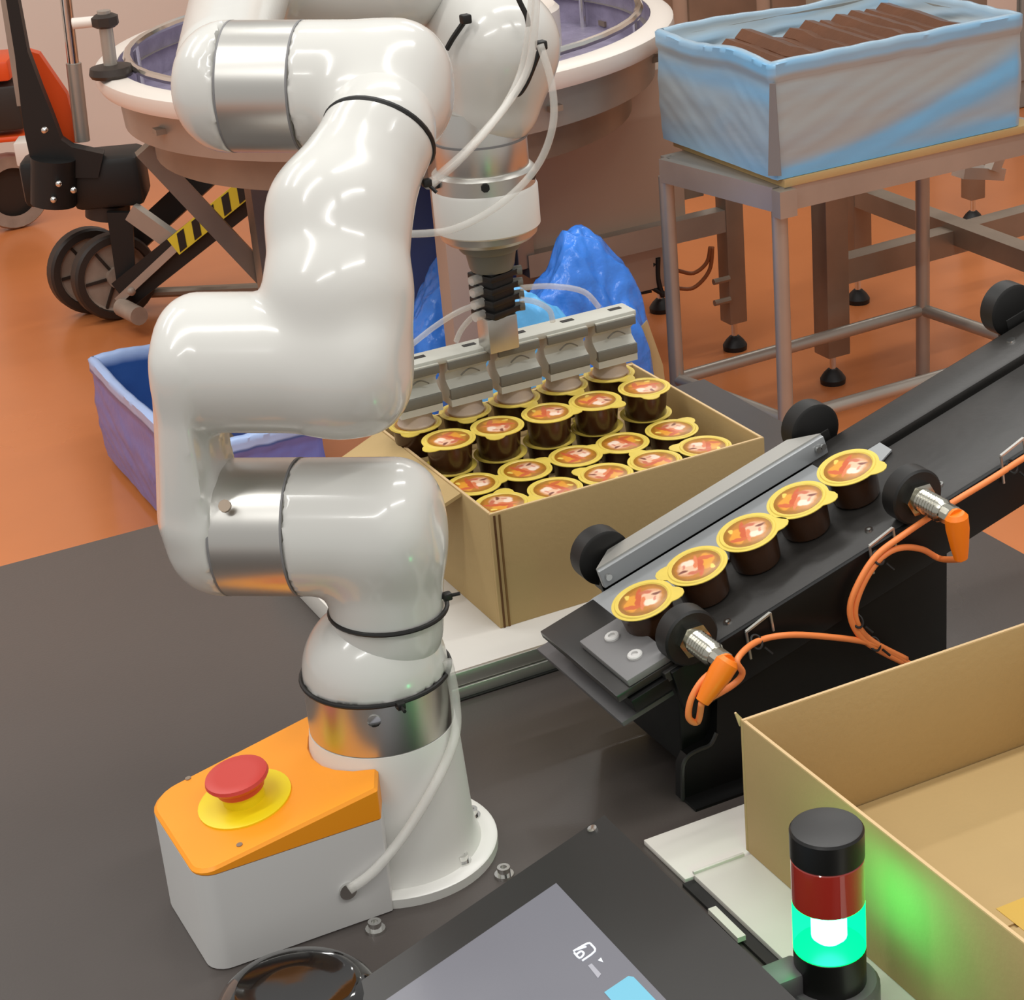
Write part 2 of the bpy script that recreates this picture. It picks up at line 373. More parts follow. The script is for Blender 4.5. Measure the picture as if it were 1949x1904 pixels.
# wrist joint 1: barrel at the top of the forearm
KT = .2
mk('forearm_elbow', sdf_shell([C_(480, 851, 165, 125, 95, KT), [N(738, 175, 114, KT-.005), N(724, 245, 104, KT-.06)]], .006, .02, [(Q(580, 165, KT), -ax1)]), 'shell', arm, 60)
ringcyl(Q(446, 165, KT), Q(579, 165, KT), 124*mpp(Q(480, 165, KT)))
KW = .635
mk('wrist_link_casting', sdf_shell([(C_(338, 600, 165, 125, 105, KT), (Q(445, 165, KT), ax1)), ([N(455, 160, 96, KT), N(470, -60, 92, KW)], (Q(445, 165, KT), ax1)) if 0 else [N(425, 120, 90, KT+.06), N(470, -60, 92, KW)], [N(470, -45, 100, KW), N(752, -45, 108, KW)]], .007, .02), 'shell', arm, 60)
mk('wrist_housing', sdf_shell([[N(900, 40, 92, KW+.02), N(950, 90, 104, KW)], [N(950, 90, 104, KW), N(938, 190, 92, KW)]], .006, .03), 'shell', arm, 60)
WX = up(926, 395, tuple(Q(926, 395, KW)[:2])); WP = A3(WX[0], WX[1], 0)
wz = lambda y: up(926, y, WP)[2]; m_ = mpp(WX)
def wl(prof, name, m, seg=48): G().lathe([(r*m_, wz(y)) for r, y in prof], (WX[0], WX[1], 0), seg=seg).go(name, m, arm)
wl([(86, 330), (88, 325), (88, 245), (80, 200)], 'wrist_ring', 'ring')
wl([(90, 262), (90, 258)], 'ring_gap', 'seam')
wl([(98, 350), (98, 322), (92, 316), (86, 314)], 'wrist_flange', 'alu')
for t in (2.0, 3.2, 4.3, 5.4):
    d = A3(math.cos(t), math.sin(t), 0); p = WP+d*.056+A3(0, 0, wz(330)); G().cyl(p, p+d*.006, .005, seg=8).go('flange_screw', 'rubber', arm)
wl([(96, 432), (101, 428), (101, 356), (98, 350)], 'tool_changer', 'basewhite')
wl([(84, 452), (93, 444), (95, 432), (80, 430)], 'tool_plate', 'alu')
# cable ties strapped round the arm
c, r = N(722, 260, 102, .125); ax = A3(*N(733, 190, 110, .17)[0])-A3(*N(660, 380, 130, .08)[0]); ring_tie(c, ax, r*1.035, arm, Q(812, 348, .12), .0032)
c, r = N(739, 1158, 109); ring_tie(c, (.03, 0, 1), r*1.03, arm, Q(851, 1135))
ring_tie((BX, BY, zr1+.001), (0, 0, 1), .0672, arm, up(762, 1343, (BX-vh[0]*.066, BY-vh[1]*.066)))
for pts, kn in (([(1030, 88), (1016, 125), (1002, 158), (988, 178), (974, 180)], (1030, 86)), ([(886, 38), (872, 58), (860, 76), (850, 94)], (886, 36)), ([(975, -30), (990, 5), (1002, 30), (1006, 50)], None)):
    g = G(); g.tube([Q(x, y, KW-.062) for x, y in pts], .003, 8)
    if kn: g.box(Q(*kn, KW-.062), (.011, .011, .010), None, .002)
    g.go('cable_tie', 'rubber', arm)

# ================================================================== VACUUM GRIPPER HEAD
GX0, GY0, GY1, GZ0, GZ1 = .8175, 2.047, 2.090, .956, 1.013
PITCHX = .0645
gz = lambda y: up(945, y, WP)[2]
gr = thing('vacuum_gripper', (WX[0], WX[1], GZ1), 'grey five-block vacuum gripper bar hanging under the robot wrist', 'gripper')
G().lathe([(.037, wz(452)), (.036, wz(468)), (.033, wz(474))], WP, seg=32).go('adapter_disc', 'darkgrip', gr)
G().lathe([(.030, wz(470)), (.026, wz(505)), (.024, wz(512))], WP, seg=24).go('adapter_cone', 'darkgrip', gr)
zb0, zb1 = gz(600), gz(508)
g = G(); g.box((WX[0], WX[1], (zb0+zb1)/2), (.034, .034, zb1-zb0), Matrix.Rotation(.3, 3, 'Z'), .003)
for k in range(4): g.box((WX[0], WX[1], zb0+(k+.5)*(zb1-zb0)/4), (.042, .040, .007), Matrix.Rotation(.3, 3, 'Z'), .001)
g.go('valve_manifold', 'rubber', gr)
for sx in (-1, 1):
    for k in range(4):
        z = zb0+(k+.5)*(zb1-zb0)/4; G().cyl((WX[0]+sx*.018, WX[1]-.006, z), (WX[0]+sx*.032, WX[1]-.010, z), .0055, seg=12).go('push_fitting', 'darkgrip' if sx > 0 else 'clear', gr)
G().bb((WX[0]-.019, WX[1]-.016, GZ1), (WX[0]+.019, WX[1]+.016, zb0+.002), .002).go('mounting_post', 'alu', gr)
def block_profile(x0, x1):
    d = GY1-GY0; y, z = GY0, GZ0; h = GZ1-GZ0
    pr = [(0, 0), (0, .15), (.007, .17), (.0, .36), (.006, .42), (.012, .52), (.013, .66), (.006, .76), (.0, .80), (0, 1.0)]
    front = [(y+a, z+b*h) for a, b in pr]; back = [(y+d-a, z+b*h) for a, b in reversed(pr)]
    return [(x0, p, q) for p, q in front+back]
for i in range(5):
    x = GX0+i*PITCHX
    b = G().prism(block_profile(x-.0265, x+.0265), (.053, 0, 0)).go('suction_block', 'greyplastic', gr, 25)
    G().bb((x-.0267, GY0-.0012, GZ0+.36*(GZ1-GZ0)*.45), (x+.0267, GY0+.004, GZ0+.38*(GZ1-GZ0)), .0008).go('lower_lip', 'darkgrip', b)
    G().bb((x-.0267, GY0-.0012, GZ0+.80*(GZ1-GZ0)), (x+.0267, GY0+.004, GZ1-.0015), .0008).go('upper_lip', 'darkgrip', b)
    gg = G(); gg.tube([(x-.010+.004*k, GY0+.0045, GZ0+(.60+.10*math.sin(math.pi*k/6))*(GZ1-GZ0)) for k in range(7)], .0009, 6, smooth=3); gg.go('moulded_arc', 'darkgrip', b)
    G().lathe([(.021, .9375), (.022, .940), (.0200, .945), (.0200, .9565)], (x, 2.070, 0), seg=28).go('suction_pad', 'cupx', b)
tb = G(); tb.bb((GX0-.031, GY0+.004, GZ1-.004), (GX0+4*PITCHX+.031, GY1-.004, GZ1+.004), .002); tb.go('top_bar', 'greyplastic', gr)
for i in range(5): G().bb((GX0+i*PITCHX+.004, GY0+.02, GZ1+.0038), (GX0+i*PITCHX+.020, GY0+.027, GZ1+.0046)).go('slot', 'rubber', gr)
# clear air hoses from the manifold to the blocks
for i, (px, lb) in enumerate([((938, 572, 880, 590, 830, 620, 785, 655), 'clear hose arching left from the black manifold, upper of two'), ((940, 590, 905, 600, 880, 625, 868, 650), 'short clear hose dropping left from the black manifold'),
                              ((990, 548, 1050, 545, 1110, 555, 1140, 585), 'clear hose arching right from the black manifold'), ((990, 570, 1020, 575, 1045, 590, 1052, 612), 'short clear hose dropping right from the manifold')]):
    P = [up(px[2*k], px[2*k+1], (WX[0]+.01*(k), WX[1]-.01)) for k in range(4)]
    G().tube(P, .0034, 10).go('air_hose', 'clear', None, 180, label=lb, cat='hose', group='clear air hoses on the gripper')
kk = lambda pts: [Q(x, y, k) for x, y, k in pts]
G().tube(kk([(1022, -60, .5), (1018, 40, .5), (1005, 130, .5), (960, 205, .47), (890, 285, .38), (815, 352, .12)]), .0042, 10).go('air_hose', 'clear', None, 180, label='clear hose running diagonally from wrist top to the forearm tie', cat='hose', group='clear hoses along the arm')
G().tube(kk([(1015, -60, .52), (1008, 40, .52), (990, 140, .52), (945, 225, .47), (880, 300, .38), (822, 352, .13)]), .0036, 10).go('air_hose', 'clear', None, 180, label='thinner clear hose just below the diagonal wrist hose', cat='hose', group='clear hoses along the arm')
G().tube(kk([(1028, 85, .5), (1050, 160, .5), (1052, 240, .5), (1020, 320, .5), (950, 390, .48), (860, 437, .45), (770, 446, .42)]), .0040, 10).go('air_hose', 'clear', None, 180, label='clear hose looping down in front of the white tool changer', cat='hose', group='clear hoses along the arm')
fs = BX-.0, BY
hp = [up(852, 1258, (BX+.02, BY-.03)), up(866, 1330, (BX+.02, BY-.03)), up(866, 1400, (BX+.03, BY-.05)), up(832, 1485, (BX+.02, BY-.075)), up(775, 1580, (BX, BY-.09)), up(715, 1655, (BX-.04, BY-.10)), at(664, 1694, .79)*0+A3(*aty(664, 1694, 1.447))]
G().tube(hp, .0046, 12).go('air_hose', 'clear', None, 180, label='clear hose curving down the base column into the control box', cat='hose')

# ================================================================== EMERGENCY STOP CONTROL BOX
cb = thing('control_box', (.42, 1.52, TT), 'light grey control box with orange cover and red emergency button', 'control box')
ZC = .848
def rpoly(pts, rads, n=6):
    out = []
    for i, (p, r) in enumerate(zip(pts, rads)):
        p = Vector(p); a = Vector(pts[i-1]); b = Vector(pts[(i+1) % len(pts)])
        if r == 0: out.append(p); continue
        u = (a-p).normalized(); v = (b-p).normalized(); half = math.acos(max(-1, min(1, u.dot(v))))/2; t = r/math.tan(half)
        cen = p+(u+v).normalized()*(r/math.sin(half)); s0 = p+u*t-cen; s1 = p+v*t-cen
        for q in range(n+1):
            w_ = s0.lerp(s1, q/n); out.append(cen+w_.normalized()*r)
    return out
arc = [(BX+.0685*math.cos(t), BY+.0685*math.sin(t)) for t in np.linspace(math.radians(118), math.radians(242), 9)]
plan = [Vector(p) for p in rpoly([(.512, 1.4785), (.500, 1.4525), (.331, 1.4525), (.331, 1.598), (.505, 1.608)], [0, .003, .018, .03, 0])]
plan += [Vector(p) for p in arc]
G().prism([(p.x, p.y, TT+.001) for p in plan], (0, 0, ZC-TT-.002)).go('housing', 'housing', cb, 40)
topz = lambda x: ZC+.004+(x-.331)*.16
g = G(); n = len(plan); cen = Vector((.42, 1.525))
def inset(p, d): v = (cen-p); return p+v.normalized()*d
rings = [[(p.x, p.y, ZC) for p in plan], [(p.x, p.y, topz(p.x)-.003) for p in plan], [(inset(p, .003).x, inset(p, .003).y, topz(p.x)) for p in plan]]
g.loops([[Vector(v) for v in r] for r in rings]); cover = g.go('cover', 'orange', cb, 30)
tn = A3(-.16, 0, 1); tn /= np.linalg.norm(tn)
pe = None
for z in np.linspace(.85, .88, 61):
    p = at(466, 1522, z)
    if pe is None and p[2] >= topz(p[0]): pe = p
G().lathe([(.0425, -.001), (.0425, .0015), (.041, .002), (.018, .002)], pe, tn, 40).go('warning_disc', 'yellow', cb)
bt = up(442, 1470, tuple(pe[:2])); hb = np.linalg.norm(bt-pe)*.98
G().lathe([(.019, .001), (.019, hb*.42)], pe, tn, 28).go('button_collar', 'yellow', cb)
G().lathe([(.016, hb*.38), (.0215, hb*.45), (.0225, hb*.62), (.0275, hb*.78), (.029, hb*.86), (.028, hb*.96), (.024, hb), (.018, hb*.985)], pe, tn, 36).go('emergency_button', 'red', cb)
for q in ((360, 1492), (458, 1620)):
    p = at(*q, .853); p[2] = topz(p[0])-.0005; G().lathe([(.0028, 0), (.0028, .0012)], p, tn, 12).go('cover_screw', 'dsteel', cb)
hq = aty(661, 1695, 1.4525); G().lathe([(.008, -.002), (.008, .003), (.005, .003)], hq, (0, -1, 0), 16).go('hose_port', 'chrome', cb)
# black glossy puck at the front
pk = thing('black_puck', (.372, 1.348, TT), 'glossy black round dome puck in front of the grey control box', 'puck')
c = A3(.372, 1.348, TT)
G().lathe([(.066, 0), (.070, .008), (.070, .018), (.067, .024)], c, seg=48).go('puck_base', 'black', pk)
G().lathe([(.067, .022), (.066, .028), (.058, .036), (.050, .0385), (.047, .0375), (.030, .036), (.012, .0355), (.001, .0355)], c, seg=48).go('dome_cap', 'gloss', pk)

# ================================================================== CARDBOARD BOX WITH CUPS + PLATFORM
pl = thing('machine_platform', (.95, 1.95, TT), 'pale platform with grooved aluminium front edge under the cup box', 'platform')
G().bb((.655, 1.768, TT), (1.21, 2.2, .779), .001).go('top_board', 'plate', pl)
G().bb((.655, 1.7635, .7655), (1.21, 1.769, .781), .0008).go('upper_profile', 'alu', pl)
G().bb((.655, 1.7615, .7515), (1.21, 1.769, .7638), .0008).go('lower_profile', 'alu', pl)
G().bb((.655, 1.7580, TT), (1.21, 1.762, .7515)).go('seal_strip', 'rubber', pl)
def wallbox(root, x0, x1, y0, y1, z0, z1, t=.004, pad=None):
    for (lo, hi, nm) in (((x0, y0, z0), (x1, y0+t, z1), 'front_wall'), ((x0, y1-t, z0), (x1, y1, z1), 'back_wall'), ((x0, y0+t, z0), (x0+t, y1-t, z1), 'side_wall'), ((x1-t, y0+t, z0), (x1, y1-t, z1), 'side_wall')):
        w_ = G().bb(lo, hi, .0006).go(nm, 'card', root)
        lo2 = (lo[0]+.0005, lo[1]+.0005, z1-.0004); hi2 = (hi[0]-.0005, hi[1]-.0005, z1+.0006); G().bb(lo2, hi2).go('cut_edge', 'cardedge', w_)
    G().bb((x0+t, y0+t, z0), (x1-t, y1-t, z0+t)).go('bottom_panel', 'card', root)
X0, X1, Y0, Y1, Z0, Z1 = .795, 1.141, 1.831, 2.132, .779, .916
b1 = thing('cardboard_box', ((X0+X1)/2, (Y0+Y1)/2, Z0), 'brown cardboard box filled with rows of yellow-lidded cups', 'box')
wallbox(b1, X0, X1, Y0, Y1, Z0, Z1)
LZA, LZB, CH = .905, .939, .0355
G().bb((X0+.004, Y0+.004, Z0+.004), (X1-.004, Y1-.004, LZA-CH)).go('layer_pad', 'card', b1)
for dx in (0.004, .010): G().bb((X0+dx, Y0-.0012, Z0), (X0+dx+.0022, Y0, Z1-.002)).go('corner_crease', mat('crease', (96, 62, 26), .8) if dx < .005 else M['print'] if 0 else mat('crease_light', (120, 88, 44), .8), b1)
def flap(p0, p1, p2, p3, th=.004):
    a = Vector(p1)-Vector(p0); b = Vector(p3)-Vector(p0); nn = a.cross(b).normalized()*th
    return G().prism([p0, p1, p2, p3], nn)
flap((X0, Y0+.07, Z1-.003), (X0, Y1-.004, Z1-.003), (X0-.068, Y1-.006, Z1-.03), (X0-.068, Y0+.075, Z1-.03)).go('side_flap', 'card', b1)
flap((X1-.14, Y1, Z1-.002), (X1, Y1, Z1-.002), (X1+.012, Y1+.05, Z1-.04), (X1-.15, Y1+.05, Z1-.04)).go('back_flap', 'card', b1)
# ---- one cup, then copies
def make_cup():
    r = thing('dessert_cup', (0, 0, 0), '', 'cup')
    G().lathe([(.018, 0), (.0225, .0008), (.024, .003), (.0268, CH-.004), (.0272, CH-.002), (.0305, CH-.0015), (.0305, CH-.0007)], (0, 0, 0), seg=28).go('cup_body', 'cup', r)
    out = []
    for j in range(48):
        t = 2*math.pi*j/48; d = abs((t+math.pi) % (2*math.pi)-math.pi); rr = .0312
        if d < .34: rr = .0312+.0095*math.cos(d/.34*math.pi/2)**.6
        out.append((rr, t))
    g = G(); g.loops([[Vector((q*r_*math.cos(t), q*r_*math.sin(t), z)) for r_, t in out] for q, z in ((1, CH-.0006), (1, CH+.0002))])
    g.lathe([(.0285, CH+.0002), (.0275, CH+.0012), (.0255, CH+.0012), (.0243, CH+.0003)], (0, 0, 0), seg=36); g.go('foil_lid', 'lid', r)
    G().lathe([(.0245, CH+.0002), (.0238, CH+.0005), (.001, CH+.0006)], (0, 0, 0), seg=30).go('printed_label', 'print', r)
    return r
cup0 = make_cup(); used = [False]
def cup(loc, rot, label, group):
    o = cup0 if not used[0] else copytree(cup0); used[0] = True
    o.location = Vector(loc); o.rotation_euler = rot.to_euler() if isinstance(rot, Matrix) else (0, 0, rot); o['label'] = label; o['group'] = group; return o
ords = ['leftmost', 'second from left', 'middle', 'second from right', 'rightmost']
XC = [.829, .893, .957, 1.0195, 1.085]
T = math.radians
for i in range(5):
    jx = lambda: random.uniform(-.0015, .0015)
    cup((XC[i]+.001+jx(), 1.873+jx()*.5, LZA-CH), T([60, 200, 130, 100, 150][i]), 'yellow-lidded cup, %s in the front row of the cardboard box' % ords[i], 'lower layer of cups in the box')
    cup((XC[i]+jx()-.002, 1.940+jx()*.5, LZA-CH), T([-10, 20, 15, 190, 25][i]), 'yellow-lidded cup, %s in the second row of the cardboard box' % ords[i], 'lower layer of cups in the box')
    cup((XC[i]+jx(), 2.006+jx()*.5, LZA-CH-.0012), T([75, 80, 95, 100, 60][i]), 'cup half hidden under the raised cup %s in the box third row' % ords[i], 'lower layer of cups in the box')
    cup((XC[i]+jx()-.003, 2.000+jx()*.5, LZB-CH), T([205, -120, -25, -60, -105][i]), 'raised brown cup with yellow lid, %s of the upper row below the gripper' % ords[i], 'upper row of cups in the box')
    cup((GX0+i*PITCHX, 2.073, .9368-CH), T([-125, -110, -80, -85, -75][i]), 'cup held by the gripper block, %s of the five held cups' % ords[i], 'cups held by the gripper')

# ================================================================== INCLINED CONVEYOR
AI = math.radians(16); O_ = A3(.858, 1.463, .91); ux = A3(math.cos(AI), 0, math.sin(AI)); un = A3(-math.sin(AI), 0, math.cos(AI)); uy = A3(0, 1, 0)
RI = Matrix(((ux[0], 0, un[0]), (0, 1, 0), (ux[2], 0, un[2])))
S = lambda s, t, n=0: O_+ux*s+uy*t+un*n
def sbox(lo, hi, bev=0, g=None):
    g = g or G(); c = [(a+b)/2 for a, b in zip(lo, hi)]; return g.box(S(*c), [b-a for a, b in zip(lo, hi)], RI, bev)
SE = .80
cv = thing('inclined_conveyor', (1.0, 1.56, TT), 'black inclined conveyor carrying a line of five cups up from the table', 'conveyor')
sbox((-.066, 0, -.012), (SE, .124, 0), .002).go('belt', 'belt', cv)
sbox((.22, .133, -.012), (SE, .186, .004), .003).go('cover_strip', 'belt', cv)
sbox((-.066, .124, -.03), (SE, .134, -.008)).go('centre_groove', 'rubber', cv)
sbox((-.06, -.004, -.055), (SE, .004, -.0005), .001).go('side_plate', 'panelblack', cv)
sbox((-.03, .186, -.055), (SE, .194, -.002), .001).go('side_plate', 'panelblack', cv)
sbox((-.05, .02, -.05), (SE, .17, -.013)).go('belt_bed', 'panelblack', cv)
g = G(); g.prism([S(s, t, .001) for s, t in ((-.085, .155), (-.075, .125), (-.058, .110), (-.02, .098), (.25, .098), (.285, .112), (.287, .150), (.27, .163), (-.05, .163))], un*.0018); g.go('chute_plate', 'chute', cv)
rail = sbox((-.035, .164, .004), (.243, .170, .0245), .001).go('guide_rail', 'chute', cv)
G().prism([S(a, b, .0245) for a, b in ((-.035, .169), (.243, .169), (.215, .191), (-.01, .188))], un*.0018).go('rail_flange', 'alu', rail)
for s in (-.028, .232, .238):
    G().cyl(S(s, .1635, .015), S(s, .1605, .015), .0035, seg=10).go('rail_screw', 'chrome', rail)
sbox((-.03, .198, -.004), (.19, .220, -.001), .0005).go('outer_rail', 'alu', cv)
sbox((-.115, .005, -.004), (-.052, .160, .004), .001).go('end_plate', 'bezel', cv)
cl = sbox((-.100, .006, .004), (-.050, .100, .012), .0015).go('clamp_plate', 'seam', cv)
for t in (.032, .076): G().lathe([(.0075, 0), (.0075, .002), (.0065, .003), (.0035, .003), (.0035, .001)], S(-.075, t, .012), un, 18).go('clamp_bolt', 'housing', cl)
sbox((-.105, .000, -.02), (-.05, .165, -.006), .001).go('end_block', 'panelblack', cv)
sbox((-.118, .010, -.034), (-.06, .185, -.029), .0005).go('lower_plate', 'endgrey', cv)
for q in ((.017, .016), (.188, .021), (.276, .023)): G().lathe([(.0045, 0), (.004, .002), (.002, .002), (.002, .0005)], S(*q), un, 14).go('cover_screw', 'chrome', cv)
# support: drive box, near foot panel
G().bb((.815, 1.475, TT+.03), (1.05, 1.635, .888), .004).go('drive_box', 'panelblack', cv)
G().bb((.86, 1.50, TT), (1.05, 1.62, TT+.03)).go('drive_foot', 'panelblack', cv)
px_ = [(1300, 1525), (1300, 1462), (1310, 1440), (1330, 1428), (1352, 1418), (1364, 1395), (1368, 1225), (1690, 1018), (1802, 950), (1802, 1075)]
pts = [aty(x, y, 1.463) for x, y in px_]; pts.append(A3(pts[-1][0], 1.463, TT)); pts[0][2] = TT
G().prism(pts, (0, .014, 0)).go('foot_panel', 'panelblack', cv)
fl_ = [aty(x, y, 1.4625) for x, y in px_[:6]]; fl_[0][2] = TT+.002
G().tube(fl_, .0022, 6, smooth=4).go('foot_edge', 'bezel', cv)
G().bb((.807, 1.440, TT), (1.115, 1.464, TT+.003)).go('foot_flange', 'panelblack', cv)
for x, y in ((1420, 1203), (1655, 1040), (1905, 868)):
    p = aty(x, y, 1.456); q = p+ux*.028+A3(0, 0, .004)
    g = G(); g.bar(p, q, .003, .002); g.bar(p, p+A3(.004, 0, -.03), .002, .002); g.bar(q, q+A3(.003, 0, -.02), .002, .002); g.go('tie_mount', 'alu', cv)
# five cups on the belt
for i, s in enumerate((-.036, .0275, .090, .152, .215)):
    cup(S(s, .068+.0025*i, .0006), RI @ Matrix.Rotation(T([-35, 150, -28, -50, -58][i]), 3, 'Z'), 'yellow-lidded brown cup on the conveyor, %s' % ['nearest the low end', 'second from the low end', 'third and middle of the five', 'fourth from the low end', 'highest of the five'][i], 'cups on the conveyor')
# photo sensors on the near side, receiver discs on the far side
for i, (s, nm) in enumerate(((-.030, 'low end, hanging loop of cable below'), (.234, 'middle, above the cup box side'))):
    c = S(s, .006, .022)
    r = thing('photo_sensor', c, 'silver sensor with orange plug in black disc mount at the conveyor %s' % ('low end' if i == 0 else 'middle'), 'sensor', 'sensors on the conveyor edge')
    y0 = c[1]
    G().lathe([(.026, .012), (.028, .010), (.028, -.008), (.026, -.010), (.018, -.010), (.017, -.006)], c, (0, -1, 0), 36).go('mount_disc', 'rubber', r)
    sbox((s-.012, 0.0, -.006), (s+.012, .012, .02), .001).go('mount_foot', 'rubber', r)
    G().lathe([(.017, .006), (.017, .018), (.0125, .019)], c, (0, -1, 0), 6).go('hex_nut', 'nickel', r, 20)
    G().lathe([(.0115, .010)]+[(x, .014+.002*k) for k in range(19) for x in ((.0118,) if k % 2 else (.0108,))]+[(.0095, .053), (.0095, .056)], c, (0, -1, 0), 24).go('barrel', 'nickel', r, 20)
    G().lathe([(.0095, .054), (.0105, .056), (.0105, .066), (.008, .068)], c, (0, -1, 0), 12).go('coupling_nut', 'nickel', r, 20)
    pc = c+A3(0, -.070, 0); d = aty(1343, 1352, pc[1])-aty(1396, 1268, pc[1]) if i == 0 else aty(1813, 1060, pc[1])-aty(1803, 972, pc[1])
    L = np.linalg.norm(d); d = d/L; st = pc-d*.006
    g = G(); g.lathe([(.008, 0), (.0112, .004), (.0112, .016), (.0085, L*.75), (.0065, L*.98), (.004, L)], st, d, 16); g.cyl(c+A3(0, -.064, 0), pc, .0095, seg=14); g.go('plug', 'conn', r)
    if i == 0: end0 = st+d*L; pcy = pc[1]
    else: end1 = st+d*L
YC = 1.446
cy = lambda pts, y=YC: [aty(a, b, y) for a, b in pts]
def cable(pts, label, r=.0031): return G().tube(pts, r, 10).go('orange_cable', 'cable', None, 180, label=label, cat='cable', group='orange sensor cables')
e0 = end0
cable([e0]+cy([(1392, 1306), (1413, 1282), (1403, 1256)], pcy+.015)+cy([(1440, 1222), (1500, 1209), (1580, 1213), (1655, 1224), (1700, 1245), (1740, 1270)]), 'orange cable from the low sensor running right across the black panel')
cable([e0]+cy([(1328, 1374), (1311, 1366), (1316, 1330), (1340, 1292), (1378, 1266)], pcy+.01), 'orange cable loop hanging under the low sensor plug')
cable([end1]+cy([(1790, 1064), (1755, 1046), (1715, 1043), (1680, 1060), (1648, 1102), (1628, 1155), (1634, 1192), (1662, 1222), (1725, 1255)]), 'orange cable curving left from the middle sensor plug')
cable(cy([(2010, 838), (1949, 872), (1890, 910), (1800, 965), (1720, 1018), (1668, 1058), (1635, 1108), (1618, 1155), (1626, 1195), (1656, 1228), (1720, 1262)]), 'orange cable running up along the conveyor edge to the right')
for i, (x, y) in enumerate(((1672, 1062), (1632, 1182), (1665, 1226), (1440, 1222), (1926, 888))):
    p = aty(x, y, YC); g = G(); g.tube([p+A3(.0085*math.cos(t)*.62, .0045*math.sin(t), .0085*math.sin(t)*.62) for t in np.linspace(0, 2*math.pi, 16, endpoint=False)], .0012, 6, True, 0); g.cyl(p+A3(.006, -.004, -.006), p+A3(.012, -.008, -.013), .0012, seg=6)
    g.go('zip_tie', 'rubber', None, label='black zip tie on the orange cables, ' + ['upper end of the bundle bend', 'lower left of the bend', 'where the two cables meet', 'by the left tie mount', 'at the far right tie mount'][i], cat='zip tie', group='zip ties on the orange cables')
for i, (s, lb) in enumerate(((-.014, 'low end by the cardboard box'), (.250, 'beside the chute plate top'), (.515, 'far upper right end'))):
    c = S(s, .203, .016); r = thing('reflector_mount', c, 'black round reflector mount on the conveyor far side, %s' % lb, 'sensor mount', 'black mounts on the conveyor far side')
    G().lathe([(.026, .012), (.029, .010), (.029, -.010), (.026, -.013), (.012, -.013)], c, (0, -1, 0), 36).go('mount_disc', 'rubber', r)
    sbox((s-.014, .19, -.02), (s+.014, .212, .012), .001).go('mount_foot', 'rubber', r)
G().lathe([(.005, 0), (.0045, .002), (.002, .002)], S(.485, .165, .004), un, 14).go('cover_screw', 'chrome', cv)

# ================================================================== RIGHT: PLATE, EMPTY BOX, SIGNAL TOWER
p2 = thing('base_plate', (1.0, 1.2, TT), 'white base plate under the empty cardboard box at lower right', 'plate')
G().bb((.739, 1.345, TT), (1.33, 1.420, .7555), .001).go('rear_strip', 'plate', p2)
G().bb((.747, .70, TT), (1.33, 1.343, .7585), .001).go('front_panel', 'plate', p2)
G().bb((.747, 1.3425, .7585), (.80, 1.3455, .7615), .0005).go('step_edge', 'plate', p2)
G().bb((.735, .70, TT), (.747, 1.343, .7535)).go('black_gap', 'rubber', p2)
q0, q1 = at(1355, 1732, .756), at(1412, 1788, .756); G().bar(q0, q1, .008, .005).go('stop_tab', 'plate', p2)
bx = thing('cardboard_box', (1.0, 1.15, .7585), 'empty open cardboard box at lower right behind the signal tower', 'box')
wallbox(bx, .806, 1.185, .90, 1.350, .7590, .895)
for lo, hi, nm in (((.812, 1.128, .7630), (1.18, 1.345, .7650), 'inner_flap'), ((.812, .905, .7630), (1.18, 1.122, .7650), 'inner_flap')): G().bb(lo, hi).go(nm, 'card', bx)
G().bb((.93, 1.098, .7650), (1.18, 1.152, .7655)).go('tape_strip', 'tape', bx)
G().prism([(.8058, 1.3502, .888), (.8095, 1.3502, .894), (.803, 1.3502, .903), (.8015, 1.3502, .9025)], (0, .002, 0)).go('torn_corner', 'cardedge', bx)
tz = A3(*at(1580, 1850, .80)); tcx, tcy = tz[0], tz[1]
zt = lambda x, y: up(x, y, (tcx, tcy))[2]
sg = thing('signal_tower', (tcx, tcy, .7585), 'signal tower with lit green lens, red lens and black cap', 'signal light')
zA, zB, zC_, zD = zt(1519, 1806), zt(1516, 1718), zt(1515, 1634), zt(1514, 1580)
rt = .0285
G().lathe([(rt*1.0, zA-.034), (rt*1.0, zA), (rt*.97, zA+.001)], (tcx, tcy, 0), seg=40).go('tower_base', 'black', sg)
G().lathe([(rt*.97, zA), (rt, zA+.001), (rt, zB-.001), (rt*.97, zB)], (tcx, tcy, 0), seg=40).go('green_lens', 'greenlens', sg)
G().lathe([(rt*.97, zB), (rt, zB+.001), (rt, zC_-.001), (rt*.97, zC_)], (tcx, tcy, 0), seg=40).go('red_lens', 'redlens', sg)
G().lathe([(rt*.98, zC_), (rt*1.01, zC_+.001), (rt*1.01, zD-.002), (rt*.96, zD), (rt*.9, zD+.0003)], (tcx, tcy, 0), seg=40).go('tower_cap', 'black', sg)
G().lathe([(rt*1.35, .7585), (rt*1.35, zA-.036), (rt*1.25, zA-.032), (rt*1.02, zA-.032)], (tcx+.001, tcy, 0), seg=28).go('tower_bracket', 'endgrey', sg)
G().bb((tcx-.052, tcy-.004, zA-.040), (tcx-.02, tcy+.024, zA-.014), .003).go('bracket_arm', 'endgrey', sg)
G().lathe([(.010, zA+.012), (.014, zA+.016), (.014, zB-.004), (.010, zB-.002)], (tcx-.004, tcy-.006, 0), seg=20).go('led_core', 'greencore', sg)

